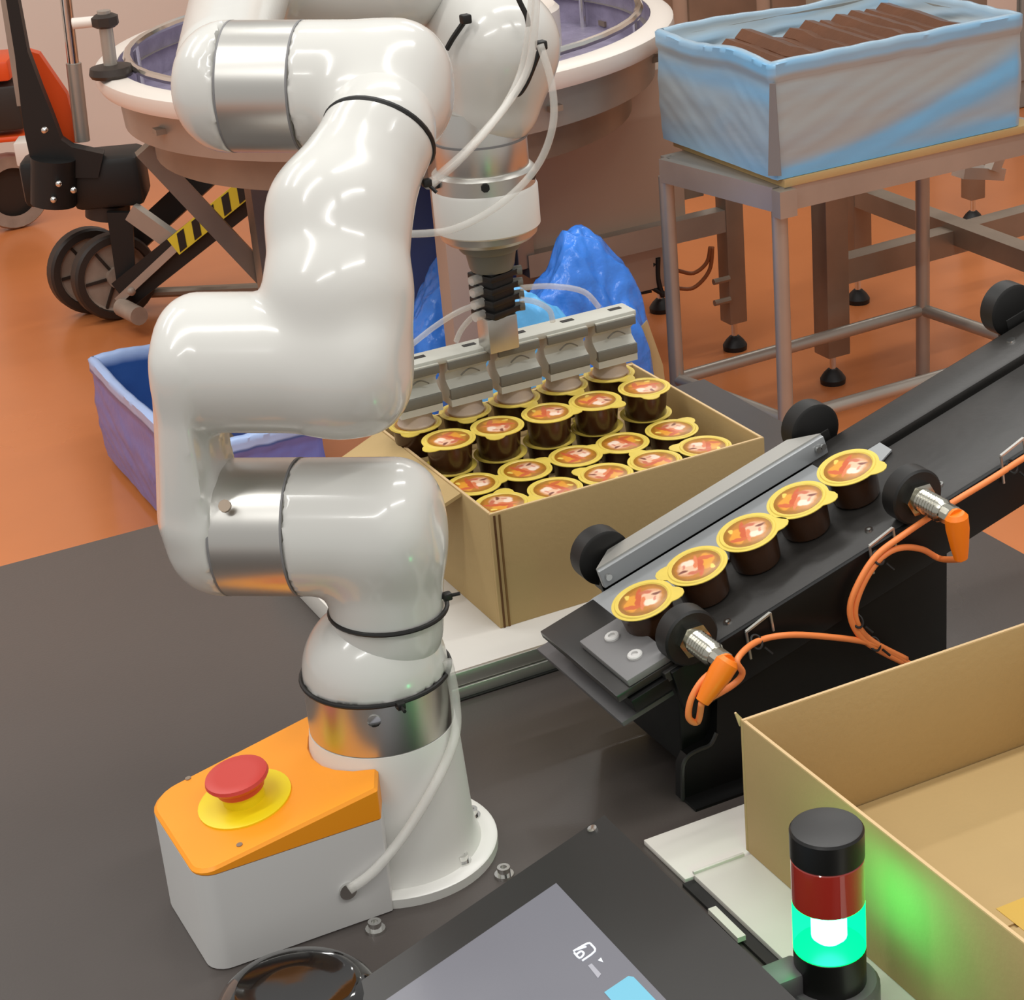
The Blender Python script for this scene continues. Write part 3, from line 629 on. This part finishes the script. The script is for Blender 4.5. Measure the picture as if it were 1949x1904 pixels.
# ================================================================== TOUCHSCREEN PANEL
TH = math.radians(18)
hm = thing('touchscreen_panel', (.5, 1.15, TT), 'black-framed grey touchscreen panel at the bottom edge of the photo', 'screen')
zR, xR = .862, .652
px0 = lambda x: zR+(x-xR)*math.tan(TH)
def onp(px, py):
    d = ray(px, py); n = A3(-math.sin(TH), 0, math.cos(TH)); return CAM+d*((A3(xR, 0, zR)-CAM) @ n)/(d @ n)
nT = A3(-math.sin(TH), 0, math.cos(TH))
K = onp(1150, 1552); yk = K[1]; xk = K[0]
xl = .36
poly = [(xl, TT+.001), (xk, TT+.001), (xk, K[2]), (xl, px0(xl))]
G().prism([(x, .78, z) for x, z in poly], (0, yk-.78, 0)).go('panel_body', 'bezel', hm)
s0 = onp(1060, 1684); sx = lambda x, y, h=.0006: A3(x, y, px0(x))+nT*h
G().prism([sx(xl+.02, .80), sx(s0[0], .80), sx(s0[0], s0[1]), sx(xl+.02, s0[1])], nT*.0012).go('screen', 'screen', hm)
def stroke(pts, r, nm, m='icon'): G().tube([onp(*p)+nT*.0022 for p in pts], r, 6, smooth=3).go(nm, m, hm)
stroke([(1093, 1815), (1120, 1800), (1128, 1803), (1134, 1815), (1110, 1833)], .0009, 'screen_icon')
stroke([(1095, 1818), (1105, 1828), (1113, 1820), (1108, 1815), (1098, 1822)], .0009, 'screen_icon'); stroke([(1100, 1812), (1118, 1806)], .0008, 'screen_icon')
G().prism([onp(*p)+nT*.002 for p in ((1140, 1832), (1146, 1827), (1150, 1836))], nT*.0004).go('screen_arrow', 'icon', hm)
G().prism([onp(*p)+nT*.002 for p in ((1121, 1842), (1128, 1838), (1146, 1858), (1140, 1866))], nT*.0003).go('screen_text', mat('faint_text', (150, 150, 158), .3, emit=(150, 150, 158), estr=.5), hm)
cA = [onp(*p) for p in ((1152, 1893), (1198, 1862), (1208, 1864), (1300, 1960), (1240, 1995))]
G().prism([p+nT*.002 for p in cA], nT*.0004).go('screen_button', 'cyan', hm)
pb = onp(1128, 1580); G().lathe([(.0042, 0), (.0042, .002), (.002, .0022)], pb, nT, 14).go('bezel_screw', 'chrome', hm)

# ================================================================== STAND WITH FILM-LINED CRATE
ZS = .675
st = thing('steel_stand', (2.45, 3.56, 0), 'welded steel tube stand under the blue film-lined crate', 'stand')
L2, L1, L3, L4 = A3(2.164, 3.385, 0), A3(2.106, 3.735, 0), A3(2.792, 3.759, 0), A3(2.83, 3.39, 0)
for p in (L1, L2, L3, L4):
    lg = G().cyl(p+A3(0, 0, .012), p+A3(0, 0, ZS-.04), .0165, seg=16).go('leg', 'steel', st)
    G().lathe([(.018, 0), (.018, .008), (.012, .016)], p, seg=14).go('foot', 'dsteel', lg)
for a, b in ((L1, L3), (L3, L4), (L2, L4), (L1, L2)): G().cyl(a+A3(0, 0, .17), b+A3(0, 0, .17), .0145, seg=14).go('lower_rail', 'steel', st)
for a, b in ((L1, L3), (L3, L4), (L2, L4), (L1, L2)): G().bar(a+A3(0, 0, ZS-.025), b+A3(0, 0, ZS-.025), .034, .05).go('top_rail', 'steel', st)
G().prism([p+A3(0, 0, ZS-.004) for p in (L2, L4, L3, L1)], (0, 0, .004)).go('top_sheet', 'steel', st)
G().bar(L2+A3(-.02, -.02, ZS-.03), L2+A3(.02, -.02, ZS-.03), .03, .055).go('corner_bracket', 'steel', st)
cs_ = G().bb((2.165, 3.364, ZS), (2.79, 3.80, ZS+.016), .001).go('cardboard_sheet', 'card', None, label='flat cardboard sheet between steel stand and blue lined crate', cat='cardboard')
cx0, cx1, cy0, cy1, cz0, cz1 = 2.155, 2.745, 3.375, 3.812, ZS+.016, ZS+.016+.232
ct = thing('crate', ((cx0+cx1)/2, (cy0+cy1)/2, cz0), 'grey crate wrapped in light blue plastic film on the steel stand', 'crate')
M['crate'] = mat('grey_crate', (150, 152, 148), .55)
for lo, hi in (((cx0, cy0), (cx1, cy0+.012)), ((cx0, cy1-.012), (cx1, cy1)), ((cx0, cy0+.012), (cx0+.012, cy1-.012)), ((cx1-.012, cy0+.012), (cx1, cy1-.012))): G().bb((lo[0], lo[1], cz0), (hi[0], hi[1], cz1-.012)).go('crate_wall', 'crate', ct)
G().bb((cx0, cy0, cz0), (cx1, cy1, cz0+.01)).go('crate_floor', 'crate', ct)
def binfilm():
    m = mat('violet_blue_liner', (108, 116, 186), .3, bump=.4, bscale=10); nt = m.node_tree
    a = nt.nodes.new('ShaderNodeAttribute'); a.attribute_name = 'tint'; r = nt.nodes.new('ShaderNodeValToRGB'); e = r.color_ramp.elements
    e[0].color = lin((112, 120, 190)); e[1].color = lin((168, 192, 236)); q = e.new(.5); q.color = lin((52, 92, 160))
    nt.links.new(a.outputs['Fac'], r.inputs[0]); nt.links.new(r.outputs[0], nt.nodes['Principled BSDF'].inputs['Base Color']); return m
def film():
    m = mat('blue_liner_film', (150, 160, 160), .28, bump=.12, bscale=7, stretch=(1, 1, 3)); nt = m.node_tree; b = nt.nodes['Principled BSDF']
    at_ = nt.nodes.new('ShaderNodeAttribute'); at_.attribute_name = 'tint'; mx = nt.nodes.new('ShaderNodeMix'); mx.data_type = 'RGBA'
    nt.links.new(at_.outputs['Fac'], mx.inputs[0]); mx.inputs[6].default_value = lin((168, 174, 172)); mx.inputs[7].default_value = lin((120, 186, 232)); nt.links.new(mx.outputs[2], b.inputs['Base Color'])
    return m
def liner(x0, x1, y0, y1, z0, z1, zin, m, name, parent, tintf, amp=.0038, nu=60, inset=.05):
    per = []; 
    for i in range(nu): per.append((x0+(x1-x0)*i/nu, y0, 0, -1, i/nu))
    for i in range(nu): per.append((x1, y0+(y1-y0)*i/nu, 1, 0, 1+i/nu))
    for i in range(nu): per.append((x1-(x1-x0)*i/nu, y1, 0, 1, 2+i/nu))
    for i in range(nu): per.append((x0, y1-(y1-y0)*i/nu, -1, 0, 3+i/nu))
    rows = [('o', t) for t in np.linspace(0, 1, 26)]+[('r', .33), ('r', .66), ('r', 1)]+[('i', t) for t in np.linspace(.06, 1, 14)]
    rings = []; tint = []
    for kd, t in rows:
        ring = []
        for (x, y, nx, ny, s) in per:
            sag = .012*noise.noise(Vector((s*2.3, 7, 0)))+.004*noise.noise(Vector((s*9, 3, 0)))
            zt_ = z1+sag; fr = s % 1
            w1 = noise.noise(Vector((s*2.4+t*4.5 if kd != 'i' else s*4-t, t*4-s*5 if s >= 3 else t*5-s*1.5, 1 if kd == 'o' else 5)))
            w2 = 1-2*abs(noise.noise(Vector((s*1.6, t*7-s*5 if s < 1 else t*6+s*7, 2))))
            off = .004+amp*(.5+.5*w1+.6*max(0, w2)**3)
            if kd == 'o': z = z0+(zt_-z0)*t; o = off*(.35+.65*math.sin(math.pi*min(1, t*1.15)))+(.006 if t > .86 else 0)
            elif kd == 'r': o = .008-.02*t; z = zt_+.005*math.sin(t*math.pi)
            else: o = -.012-inset*t**1.4*(1+.8*w1); z = zt_-(zt_-zin)*t
            ring.append(Vector((x+nx*o, y+ny*o, z))); tint.append(tintf(s, t, kd, w1, w2))
        rings.append(ring)
    g = G(); n = len(per); vs = [p for r in rings for p in r]; fs = [(i*n+j, i*n+(j+1) % n, (i+1)*n+(j+1) % n, (i+1)*n+j) for i in range(len(rings)-1) for j in range(n)]
    me = bpy.data.meshes.new(name); me.from_pydata([tuple(v) for v in vs], [], fs); me.update()
    if tintf:
        a = me.attributes.new('tint', 'FLOAT', 'POINT'); a.data.foreach_set('value', tint)
    return mk(name, me, m, parent, 60)
def tf(s, t, kd, w1, w2):
    if kd == 'r': return .35
    if kd == 'i': return .30+.3*w1+.25*(abs((s % 1)-.02) < .06)
    v = .05+.16*max(0, w1)
    if t > .88: v = .6+.25*w1
    if 3 <= s: v += .45*math.exp(-((t-.72)/.09)**2)+.35*(s-3)+.5*max(0, .25-t)*3
    if s < 1:
        v += 1.0*math.exp(-((t-(.02+.56*s**1.5))/(.05+.09*s))**2)+(.45 if t < .02+.5*s**1.5 else 0)*(.5+.6*w1)+.8*math.exp(-(t/.12)**2)
    return min(1, max(0, v))
liner(cx0-.003, cx1+.003, cy0-.003, cy1+.003, cz0+.001, cz1, cz1-.085, film(), 'film_liner', ct, tf)
g = G(); fc = A3(cx0-.0095, cy0-.0095, 0); g.prism([fc+A3(.004, -.004, cz1-.035), fc+A3(-.004, .004, cz1-.035), fc+A3(-.008, .014, cz0+.012), fc+A3(.010, -.006, cz0+.012)], (-.002, -.002, 0)); g.go('corner_gap', 'seam', ct)
# chocolate slabs lying in the crate
nS = 12
G().bb((cx0+.02, cy0+.02, cz0+.012), (cx1-.02, cy1-.02, cz1-.078)).go('inner_stack', 'choc', ct)
for i in range(nS):
    x = cx0+.055+(cx1-cx0-.12)*i/(nS-1); y0_, y1_ = cy0+.05, cy1-.075-.05*(1-i/10)
    hz = cz1-.045+.022*math.sin(i*1.3)*.5+(.018 if i in (2, 8, 9) else 0); sec = [(-.030, -.030), (.024, -.030), (.030, -.012), (.012, .006), (-.010, .010), (-.028, -.006)]
    rings = []
    for k in range(7):
        t = k/6; y = y0_+(y1_-y0_)*t; rings.append([Vector((x+a, y, hz+b+.012*t+.006*noise.noise(Vector((i*3, t*4, 0))))) for a, b in sec])
    G().loops(rings).go('chocolate_slab', 'choc', None, 40, label='brown chocolate slab lying in the blue lined crate', cat='chocolate', group='chocolate slabs in the lined crate')

# ================================================================== MACHINE FRAME BEHIND THE STAND
def foot_leg(root, p, w, ztop, m='dsteel', zb=.075):
    l_ = G().bb((p[0]-w/2, p[1]-w/2, zb), (p[0]+w/2, p[1]+w/2, ztop), .003).go('leg', m, root)
    G().cyl((p[0], p[1], .03), (p[0], p[1], zb), .008, seg=10).go('spindle', 'chrome', l_)
    G().lathe([(.030, 0), (.031, .012), (.022, .026), (.012, .036)], (p[0], p[1], 0), seg=18).go('rubber_foot', 'rubber', l_)
mf = thing('machine_bench', (2.95, 4.0, 0), 'heavy square-tube steel bench frame on adjustable black feet behind the stand', 'bench')
fA, fC = (2.605, 3.862), (2.985, 4.30)
foot_leg(mf, fA, .062, .92); foot_leg(mf, fC, .055, .92); foot_leg(mf, (3.42, 3.90), .062, .92)
foot_leg(mf, (3.64, 4.66), .05, .92)
zb_ = .277
G().bar((fA[0], fA[1], zb_), (3.42, 3.90, zb_), .05, .06).go('cross_beam', 'dsteel', mf)
G().bar((2.985, 4.30, zb_+.02), (2.972, 3.50, zb_+.02), .05, .05).go('cross_beam', 'dsteel', mf)
G().bar((fA[0], fA[1]+.0, .89), (3.42, 3.90, .89), .05, .06).go('top_beam', 'dsteel', mf)
G().bar((fC[0], fC[1], .89), (3.64, 4.66, .89), .05, .06).go('top_beam', 'dsteel', mf)
p = up(1860, 325, (3.4, 4.1)); G().bar(p-A3(.06, 0, -.01), p+A3(.07, 0, -.02), .05, .03).go('bracket', 'alu', mf); q = up(1900, 300, (3.4, 4.1)); G().bar(q+A3(-.02, 0, -.03), q+A3(.02, 0, .05), .03, .03).go('bracket', 'alu', mf)
G().bar((2.972, 3.50, zb_+.02), (2.972, 3.50, 0.0), .05, .05, (0, 1, 0)).go('leg', 'dsteel', mf)
# second machine: cabinet under the rotary table
mc = thing('steel_machine', (2.25, 4.3, 0), 'brushed steel cabinet machine between rotary table and crate stand', 'machine')
G().bb((1.98, 4.22, .36), (2.43, 4.62, .74), .004).go('cabinet_body', 'maroon', mc)
G().bb((1.955, 4.19, .34), (2.0, 4.24, .76), .003).go('corner_post', 'steel', mc)
G().bar((1.98, 4.205, .345), (2.55, 4.205, .345), .04, .055).go('lower_beam', 'steel', mc)
G().bb((2.06, 4.23, .20), (2.40, 4.5, .33), .003).go('motor_box', 'maroon', mc)
foot_leg(mc, (2.545, 4.207), .05, .74); foot_leg(mc, (2.03, 4.58), .05, .36); foot_leg(mc, (2.545, 4.58), .05, .74)
G().bb((2.43, 4.25, .40), (2.50, 4.30, .70)).go('side_panel', 'dsteel', mc)
for z in (.20, .145): G().cyl((2.52, 4.18, z), (2.475, 4.18, z), .008, seg=8).go('stop_pin', 'dsteel', mc)
p0 = (2.33, 4.24)
for i, (pts, m) in enumerate((([(1290, 515), (1320, 520), (1345, 500), (1352, 470)], 'cable'), ([(1285, 548), (1320, 548), (1350, 515), (1356, 470)], 'cable'), ([(1210, 510), (1240, 545), (1265, 560)], 'rubber'), ([(1245, 500), (1225, 535), (1215, 555), (1240, 552)], 'rubber'), ([(1252, 490), (1252, 530), (1262, 565)], 'rubber'))):
    G().tube([up(x, y, p0) for x, y in pts], .007 if m == 'rubber' else .005, 8).go('hanging_cable', m if m == 'rubber' else mat('brown_cable', (150, 84, 40), .5), None, 180, label=['thin brown cable sagging under the steel machine, upper', 'thick brown cable loop sagging under the steel machine', 'black cable hanging under the machine, leaning right', 'black cable curling under the machine, leaning left', 'black cable hanging straight down beside the stand leg'][i], cat='cable', group='cables under the steel machine')

# ================================================================== ROTARY TABLE
rc = A3(1.77, 4.41, 0); rr = .655; rz = .90
ro = thing('rotary_table', (rc[0], rc[1], 0), 'round steel packing table with white rim and lilac liner behind the robot', 'table')
G().lathe([(rr-.045, rz+.0), (rr-.045, rz-.012), (rr, rz-.045), (rr+.008, rz-.03), (rr+.006, rz-.008), (rr-.008, rz), (rr-.045, rz)], rc, seg=96, cap=False).go('white_rim', 'rim', ro)
G().lathe([(rr-.075, rz-.135), (rr-.042, rz-.135), (rr-.036, rz-.042), (rr-.06, rz-.04)], rc, seg=96, cap=False).go('drum_wall', 'steel', ro)
G().lathe([(.02, rz-.10), (rr-.046, rz-.10), (rr-.046, rz-.001)], rc, seg=72, cap=False).go('liner', 'lilac', ro)
G().lathe([(rr-.08, rz-.14), (rr-.08, rz-.13)], rc, seg=64).go('drum_floor', 'dsteel', ro)
for i in range(7):
    t = 3.4+.75*i; p = rc+A3(math.cos(t)*(rr-.036), math.sin(t)*(rr-.036), rz-.09); G().box(p, (.03, .03, .012)).go('latch', 'dsteel', ro)
G().tube([rc+A3(math.cos(t)*(rr-.07), math.sin(t)*(rr-.07), rz+.012) for t in np.linspace(0, 2*math.pi, 48, endpoint=False)], .010, 8, True, 0).go('guide_rail', 'chrome', ro)
for t in (.2, 1.4, 2.6, 3.6, 4.4, 5.6):
    p = rc+A3(math.cos(t)*(rr-.07), math.sin(t)*(rr-.07), rz-.10); G().cyl(p, p+A3(0, 0, .112), .008, seg=10).go('rail_post', 'chrome', ro)
ch_ = G(); c0 = rc+A3(-.22, .10, rz-.10); ch_.lathe([(.16, 0), (.16, .10), (.13, .13), (.05, .14), (.001, .14)], c0, seg=32); ch_.go('centre_cone', 'rim', ro)
c0 = rc+A3(.26, -.05, rz-.10); G().lathe([(.15, 0), (.15, .11), (.14, .12), (.12, .11), (.118, 0.01)], c0, seg=32).go('white_ring', 'rim', ro)
lg1 = up(497, 300, (1.50, 4.35)); 
for (x0, y0, x1, y1, xy, w_) in ((480, 285, 495, 580, (1.47, 4.50), .05), (845, 300, 850, 760, (1.60, 3.87), .055)):
    a = up(x0, y0, xy); b = A3(a[0], a[1], 0.0); a[2] = rz-.13; G().bar(b, a, w_, w_, (0, 1, 0)).go('leg', 'dsteel' if x0 < 600 else 'maroon', ro)  # front leg is steel too; the floor's reflection is put into its brown colour
G().lathe([(rr-.12, rz-.215), (rr-.10, rz-.215), (rr-.10, rz-.136), (rr-.12, rz-.136)], rc, seg=64).go('support_ring', 'dsteel', ro)
a, b = up(272, 282, (1.33, 4.56)), up(520, 545, (1.50, 4.55)); G().bar(a, b, .045, .045).go('brace', 'dsteel', ro)
G().bar((2.2, 4.8, 0), (2.2, 4.8, rz-.13), .05, .05, (0, 1, 0)).go('leg', 'dsteel', ro)
# clamp rod on its left rim with star knob
kp = (1.12, 4.46)
cr = thing('rail_clamp', up(205, 60, kp), 'rod clamp with dark star knob on the left rim of the rotary table', 'clamp')
G().cyl(up(138, 45, kp), up(215, 38, kp), .012, seg=12).go('cross_rod', 'rim', cr)
G().cyl(up(197, 20, kp), up(212, 135, kp), .015, seg=12).go('upright_rod', 'steel', cr)
G().lathe([(.02, -.014), (.03, -.008), (.03, .01), (.018, .016)], up(200, 40, kp), (0, 0, 1), 8).go('star_knob', 'tyre', cr)
G().lathe([(.045, -.012), (.05, -.004), (.046, .010), (.02, .014)], up(212, 135, kp), (0, 0, 1), 16).go('knob_wheel', 'tyre', cr)
G().cyl(up(213, 150, kp), up(218, 190, kp), .007, seg=8).go('thread', 'tyre', cr)

# ================================================================== PALLET TRUCK (scissor lift)
tp0 = (1.34, 5.56); m5 = mpp(up(210, 340, tp0)); U = lambda x, y, d=0: up(x, y, (tp0[0]+d*.41, tp0[1]+d*.91))
pt = thing('pallet_truck', (1.34, 5.56, 0), 'black and orange scissor-lift pallet truck at left with yellow-black striped arm', 'pallet truck')
def ubox(x0, y0, x1, y1, dep, name, m, bev=.01, d=0):
    a, b = U(x0, y1, d), U(x1, y0, d); c = (a+b)/2; rz_ = Matrix.Rotation(-YAW, 3, 'Z'); return G().box(c, (np.linalg.norm((b-a)[:2]), dep, b[2]-a[2]), rz_, bev).go(name, m, pt)
pb_ = ubox(150, 282, 268, 390, .16, 'pump_body', 'rubber', .02)
ubox(55, 290, 150, 388, .12, 'pump_side', 'rubber', .02)
G().cyl(U(102, 300, -.08), U(102, 388, -.08), .062, seg=20).go('pump_cylinder', 'rubber', pt)
for q in ((85, 248), (112, 350), (140, 362), (102, 380)): G().ball(U(*q, -.15), .010, u=10, v=8).go('bolt', 'chrome', pt)
G().cyl(U(157, 268), U(140, 120), .021, seg=18).go('lift_cylinder', 'steel', pt); G().cyl(U(140, 125), U(118, -60), .016, seg=16).go('piston_rod', 'chrome', pt)
g = G(); g.prism([U(x, y, -.04) for x, y in ((6, -60), (28, -60), (40, 0), (57, 92), (83, 162), (103, 212), (120, 258), (140, 272), (200, 285), (190, 330), (70, 330), (52, 250), (44, 195), (33, 100), (17, 0))], -vh*.05); g.go('tiller_base', 'rubber', pt)
g = G(); g.prism([U(x, y, .03) for x, y in ((50, 96), (74, 103), (127, 180), (152, 272), (110, 272), (60, 200))], vh*.04); g.go('chassis_plate', 'truck', pt)
G().cyl(U(205, 385), U(205, 412), .062, seg=24).go('swivel_ring', 'tyre', pt)
wax = A3(.107, -.98, 0); wax /= np.linalg.norm(wax)
for i, (x, y) in enumerate(((168, 492), (215, 508))):
    c = U(x, y, .05 if i == 0 else -.03); c[2] = .124
    w_ = G().lathe([(.090, -.020), (.118, -.024), (.124, -.016), (.124, .016), (.118, .024), (.100, .026), (.096, .018)], c, wax, 40, False).go('wheel', 'tyre', pt)
    G().lathe([(.100, .008), (.098, .020), (.090, .012), (.03, .010), (.03, .026), (.012, .028)], c, wax, 30).go('wheel_hub', 'hub', w_)
    for k in range(6):
        dv = Vector(wax).orthogonal().normalized(); dv.rotate(Matrix.Rotation(k*math.pi/3+.3, 3, Vector(wax))); G().bar(Vector(c)+Vector(wax)*.013+dv*.03, Vector(c)+Vector(wax)*.013+dv*.094, .008, .008, tuple(wax)).go('spoke', 'tyre', w_)
g = G(); g.prism([U(x, y, -.09) for x, y in ((203, 405), (252, 405), (258, 540), (222, 540))], vh*.02); g.go('wheel_fork', 'rubber', pt)
# scissor arms with hazard tape
def sarm(p0, p1, w_, name, m, d0, d1, th=.03):
    a, b = U(*p0, d0), U(*p1, d1); return G().bar(a, b, th, w_, (0, 0, 1)).go(name, m, pt)
a1 = sarm((235, 560), (580, 285), .085, 'scissor_arm', 'rubber', -.1, -.3)
sarm((260, 455), (470, 262), .07, 'scissor_arm', 'rubber', .15, .0)
sarm((226, 572), (470, 345), .022, 'arm_edge', 'steel', -.13, -.27, .02)
sarm((340, 330), (410, 275), .02, 'arm_edge', 'steel', .1, .0, .02)
sarm((250, 402), (345, 470), .05, 'scissor_link', 'steel', -.08, -.12, .03)
ta, tb_ = U(330, 470, -.20), U(600, 250, -.36); L = tb_-ta; Ln = np.linalg.norm(L); dL = L/Ln; upv = A3(0, 0, 1)-dL*dL[2]; upv /= np.linalg.norm(upv); fn = -vh
g = G(); g.prism([ta-upv*.026, tb_-upv*.026, tb_+upv*.026, ta+upv*.026], fn*.003); tape = g.go('hazard_tape', 'hazy', pt)
for k in range(9):
    s = Ln*(k+.35)/9.3; w_ = Ln/20
    G().prism([ta+dL*(s-.014)-upv*.022+fn*.0032, ta+dL*(s-.014+w_)-upv*.022+fn*.0032, ta+dL*(s+.014+w_)+upv*.022+fn*.0032, ta+dL*(s+.014)+upv*.022+fn*.0032], fn*.001).go('hazard_stripe', 'rubber', tape)
G().cyl(U(232, 585, -.14), U(265, 602, -.24), .026, seg=16).go('axle_end', 'hub', pt); G().ball(U(250, 555, -.22), .012, u=10, v=8).go('bolt', 'hub', pt)
G().cyl(U(233, 560, .05), U(560, 545, -.05), .015, seg=10).go('floor_rail', 'dsteel', pt)
# second truck behind, only its rear visible
t2 = thing('pallet_truck', (1.15, 6.6, 0), 'second orange pallet truck at the left edge, mostly cut off', 'pallet truck')
tb2 = (1.30, 6.7); V = lambda x, y, d=0: up(x, y, (tb2[0]+d*.41, tb2[1]+d*.91)); rzm = Matrix.Rotation(-YAW, 3, 'Z')
def vbox(x0, y0, x1, y1, dep, nm, m, bev=.01, d=0):
    a, b = V(x0, y1, d), V(x1, y0, d); return G().box((a+b)/2, (np.linalg.norm((b-a)[:2]), dep, b[2]-a[2]), rzm, bev).go(nm, m, t2)
vbox(-60, 103, 24, 150, .2, 'orange_cover', 'truck'); vbox(-60, 150, 40, 245, .18, 'black_body', 'tyre'); vbox(-60, 245, 60, 268, .16, 'red_bar', 'truck'); vbox(38, 262, 72, 310, .1, 'bracket', 'rim', .005, -.2)
c = V(14, 325); c[2] = .125; w_ = G().lathe([(.08, -.025), (.118, -.028), (.124, -.018), (.124, .018), (.118, .028), (.08, .025)], c, wax, 32, False).go('wheel', 'hub', t2)
G().lathe([(.09, 0), (.088, .016), (.03, .014), (.03, .022), (.01, .024)], c, -wax, 24).go('wheel_hub', 'tyre', w_)
G().bar(V(44, 200, -1.0), V(4, -60, -1.0), .02, .03).go('handle_bar', 'steel', t2)

# ================================================================== BLUE FILM: LINED BOX ON THE FLOOR, BAGS, DRUM
lb0 = at(190, 880, 0.0); lx0, ly1 = lb0[0]+.02, lb0[1]-.02; lx1 = aty(612, 850, 3.80)[0]; ly0 = 3.80; lz = up(175, 680, tuple(lb0[:2]))[2]
lbx = thing('lined_box', ((lx0+lx1)/2, (ly0+ly1)/2, 0), 'low cardboard box lined with violet-blue film on the floor behind the table', 'box')
for lo, hi in (((lx0+.01, ly0+.01), (lx1-.01, ly0+.02)), ((lx0+.01, ly1-.02), (lx1-.01, ly1-.01)), ((lx0+.01, ly0+.02), (lx0+.02, ly1-.02)), ((lx1-.02, ly0+.02), (lx1-.01, ly1-.02))): G().bb((lo[0], lo[1], 0), (hi[0], hi[1], .05)).go('box_wall', 'card', lbx)
G().bb((lx0+.02, ly0+.02, 0), (lx1-.02, ly1-.02, .01)).go('box_floor', 'bluelin', lbx)
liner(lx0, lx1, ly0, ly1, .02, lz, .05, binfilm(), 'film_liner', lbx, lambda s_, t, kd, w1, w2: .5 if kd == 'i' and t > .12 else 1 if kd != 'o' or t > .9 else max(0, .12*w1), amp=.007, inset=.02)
def crumple(name, px, xy, wpx, ypk, m, label, seed, amp=.26, dep=.13):
    m0 = mpp(up(px, ypk, xy)); top = up(px, ypk, xy)[2]; c = up(px, ypk+100, xy); sx = wpx*m0*.85; hz = top/2/1.08
    rz_ = Matrix.Rotation(-YAW, 3, 'Z'); bm = bmesh.new(); bmesh.ops.create_icosphere(bm, subdivisions=6, radius=1)
    for v in bm.verts:
        p = v.co.copy(); rd = lambda f, k: 1-2*abs(noise.noise(p*f+Vector((seed+k, k*2, seed))))
        d = noise.noise(p*1.3+Vector((seed, 0, 0)))*amp+rd(2.2, 1)*amp*.2+rd(4.6, 2)*amp*.10+rd(9, 3)*amp*.035
        q = p*(1+d); o = rz_ @ Vector((q.x*sx*(1-.08*max(0, q.z)), q.y*dep, 0)); v.co = Vector((c[0]+o.x, c[1]+o.y, max(.0, hz*.75+q.z*hz*1.25)))
    me = bpy.data.meshes.new(name); bm.to_mesh(me); bm.free(); return mk(name, me, m, None, 180, label=label, cat='bag')
crumple('blue_bag', 1100, (1.72, 3.66), 178, 435, 'bluebag', 'crumpled bright blue plastic bag on the floor behind the cup box, right', 3.3)
crumple('blue_bag', 1005, (1.50, 3.40), 150, 500, 'lightbag', 'light blue translucent bag in front of the bright blue bag', 9.1, .14, .07)
crumple('blue_bag', 865, (1.62, 4.06), 135, 495, 'bluebag', 'crumpled blue plastic bag left of the black manifold, behind the brown post', 5.7)
dr = up(815, 420, (1.62, 4.35)); G().lathe([(.001, 0), (.17, 0), (.175, .02), (.175, .25), (.18, .26), (.18, .28), (.175, .29), (.175, .6), (.165, .62), (.001, .62)], (dr[0]+.02, dr[1], 0), seg=40).go('blue_drum', 'darkblue', None, label='dark blue plastic drum under the rotary table behind the bags', cat='drum')
cp = up(1235, 650, (1.93, 3.52)); q = [up(x, y, (1.93, 3.52)) for x, y in ((1205, 640), (1232, 610), (1262, 695), (1215, 760))]
G().prism(q+[A3(q[3][0], q[3][1], 0)] if 0 else [A3(q[0][0]-.03, q[0][1], 0), A3(q[2][0]+.02, q[2][1], 0), q[2], q[1], q[0]], vh*.005).go('cardboard_sheet', 'card', None, label='brown cardboard sheet leaning behind the box right corner', cat='cardboard')

# ================================================================== FAR BACKGROUND MACHINES
bm_ = thing('steel_machine', (3.6, 6.2, 0), 'dull brown-grey machine with small fittings behind the blue crate', 'machine')
G().bb((2.75, 5.9, .12), (4.05, 6.5, 1.5), .01).go('machine_body', 'maroon', bm_)
for i in range(4): G().bb((2.80+.32*i, 5.885, .3), (3.06+.32*i, 5.9, 1.4), .004).go('door_panel', 'dsteel', bm_); G().cyl((2.9+.32*i, 5.87, 1.05), (2.9+.32*i, 5.87, 1.15), .012, seg=8).go('door_handle', 'chrome', bm_)
for x in (2.8, 4.0):
    for y in (5.95, 6.45): G().cyl((x, y, 0), (x, y, .12), .03, seg=12).go('foot', 'tyre', bm_)
gc = thing('grey_cabinet', (4.9, 5.8, 0), 'pale grey locker cabinet behind the crate at upper right', 'cabinet')
G().bb((4.2, 5.6, 0), (5.6, 6.1, 1.9), .01).go('cabinet_body', 'crate', gc)
for i, m in enumerate(('rim', 'crate', 'maroon', 'wall')): G().bb((4.22+.34*i, 5.585, .1), (4.54+.34*i, 5.6, 1.85), .003).go('door', m, gc)
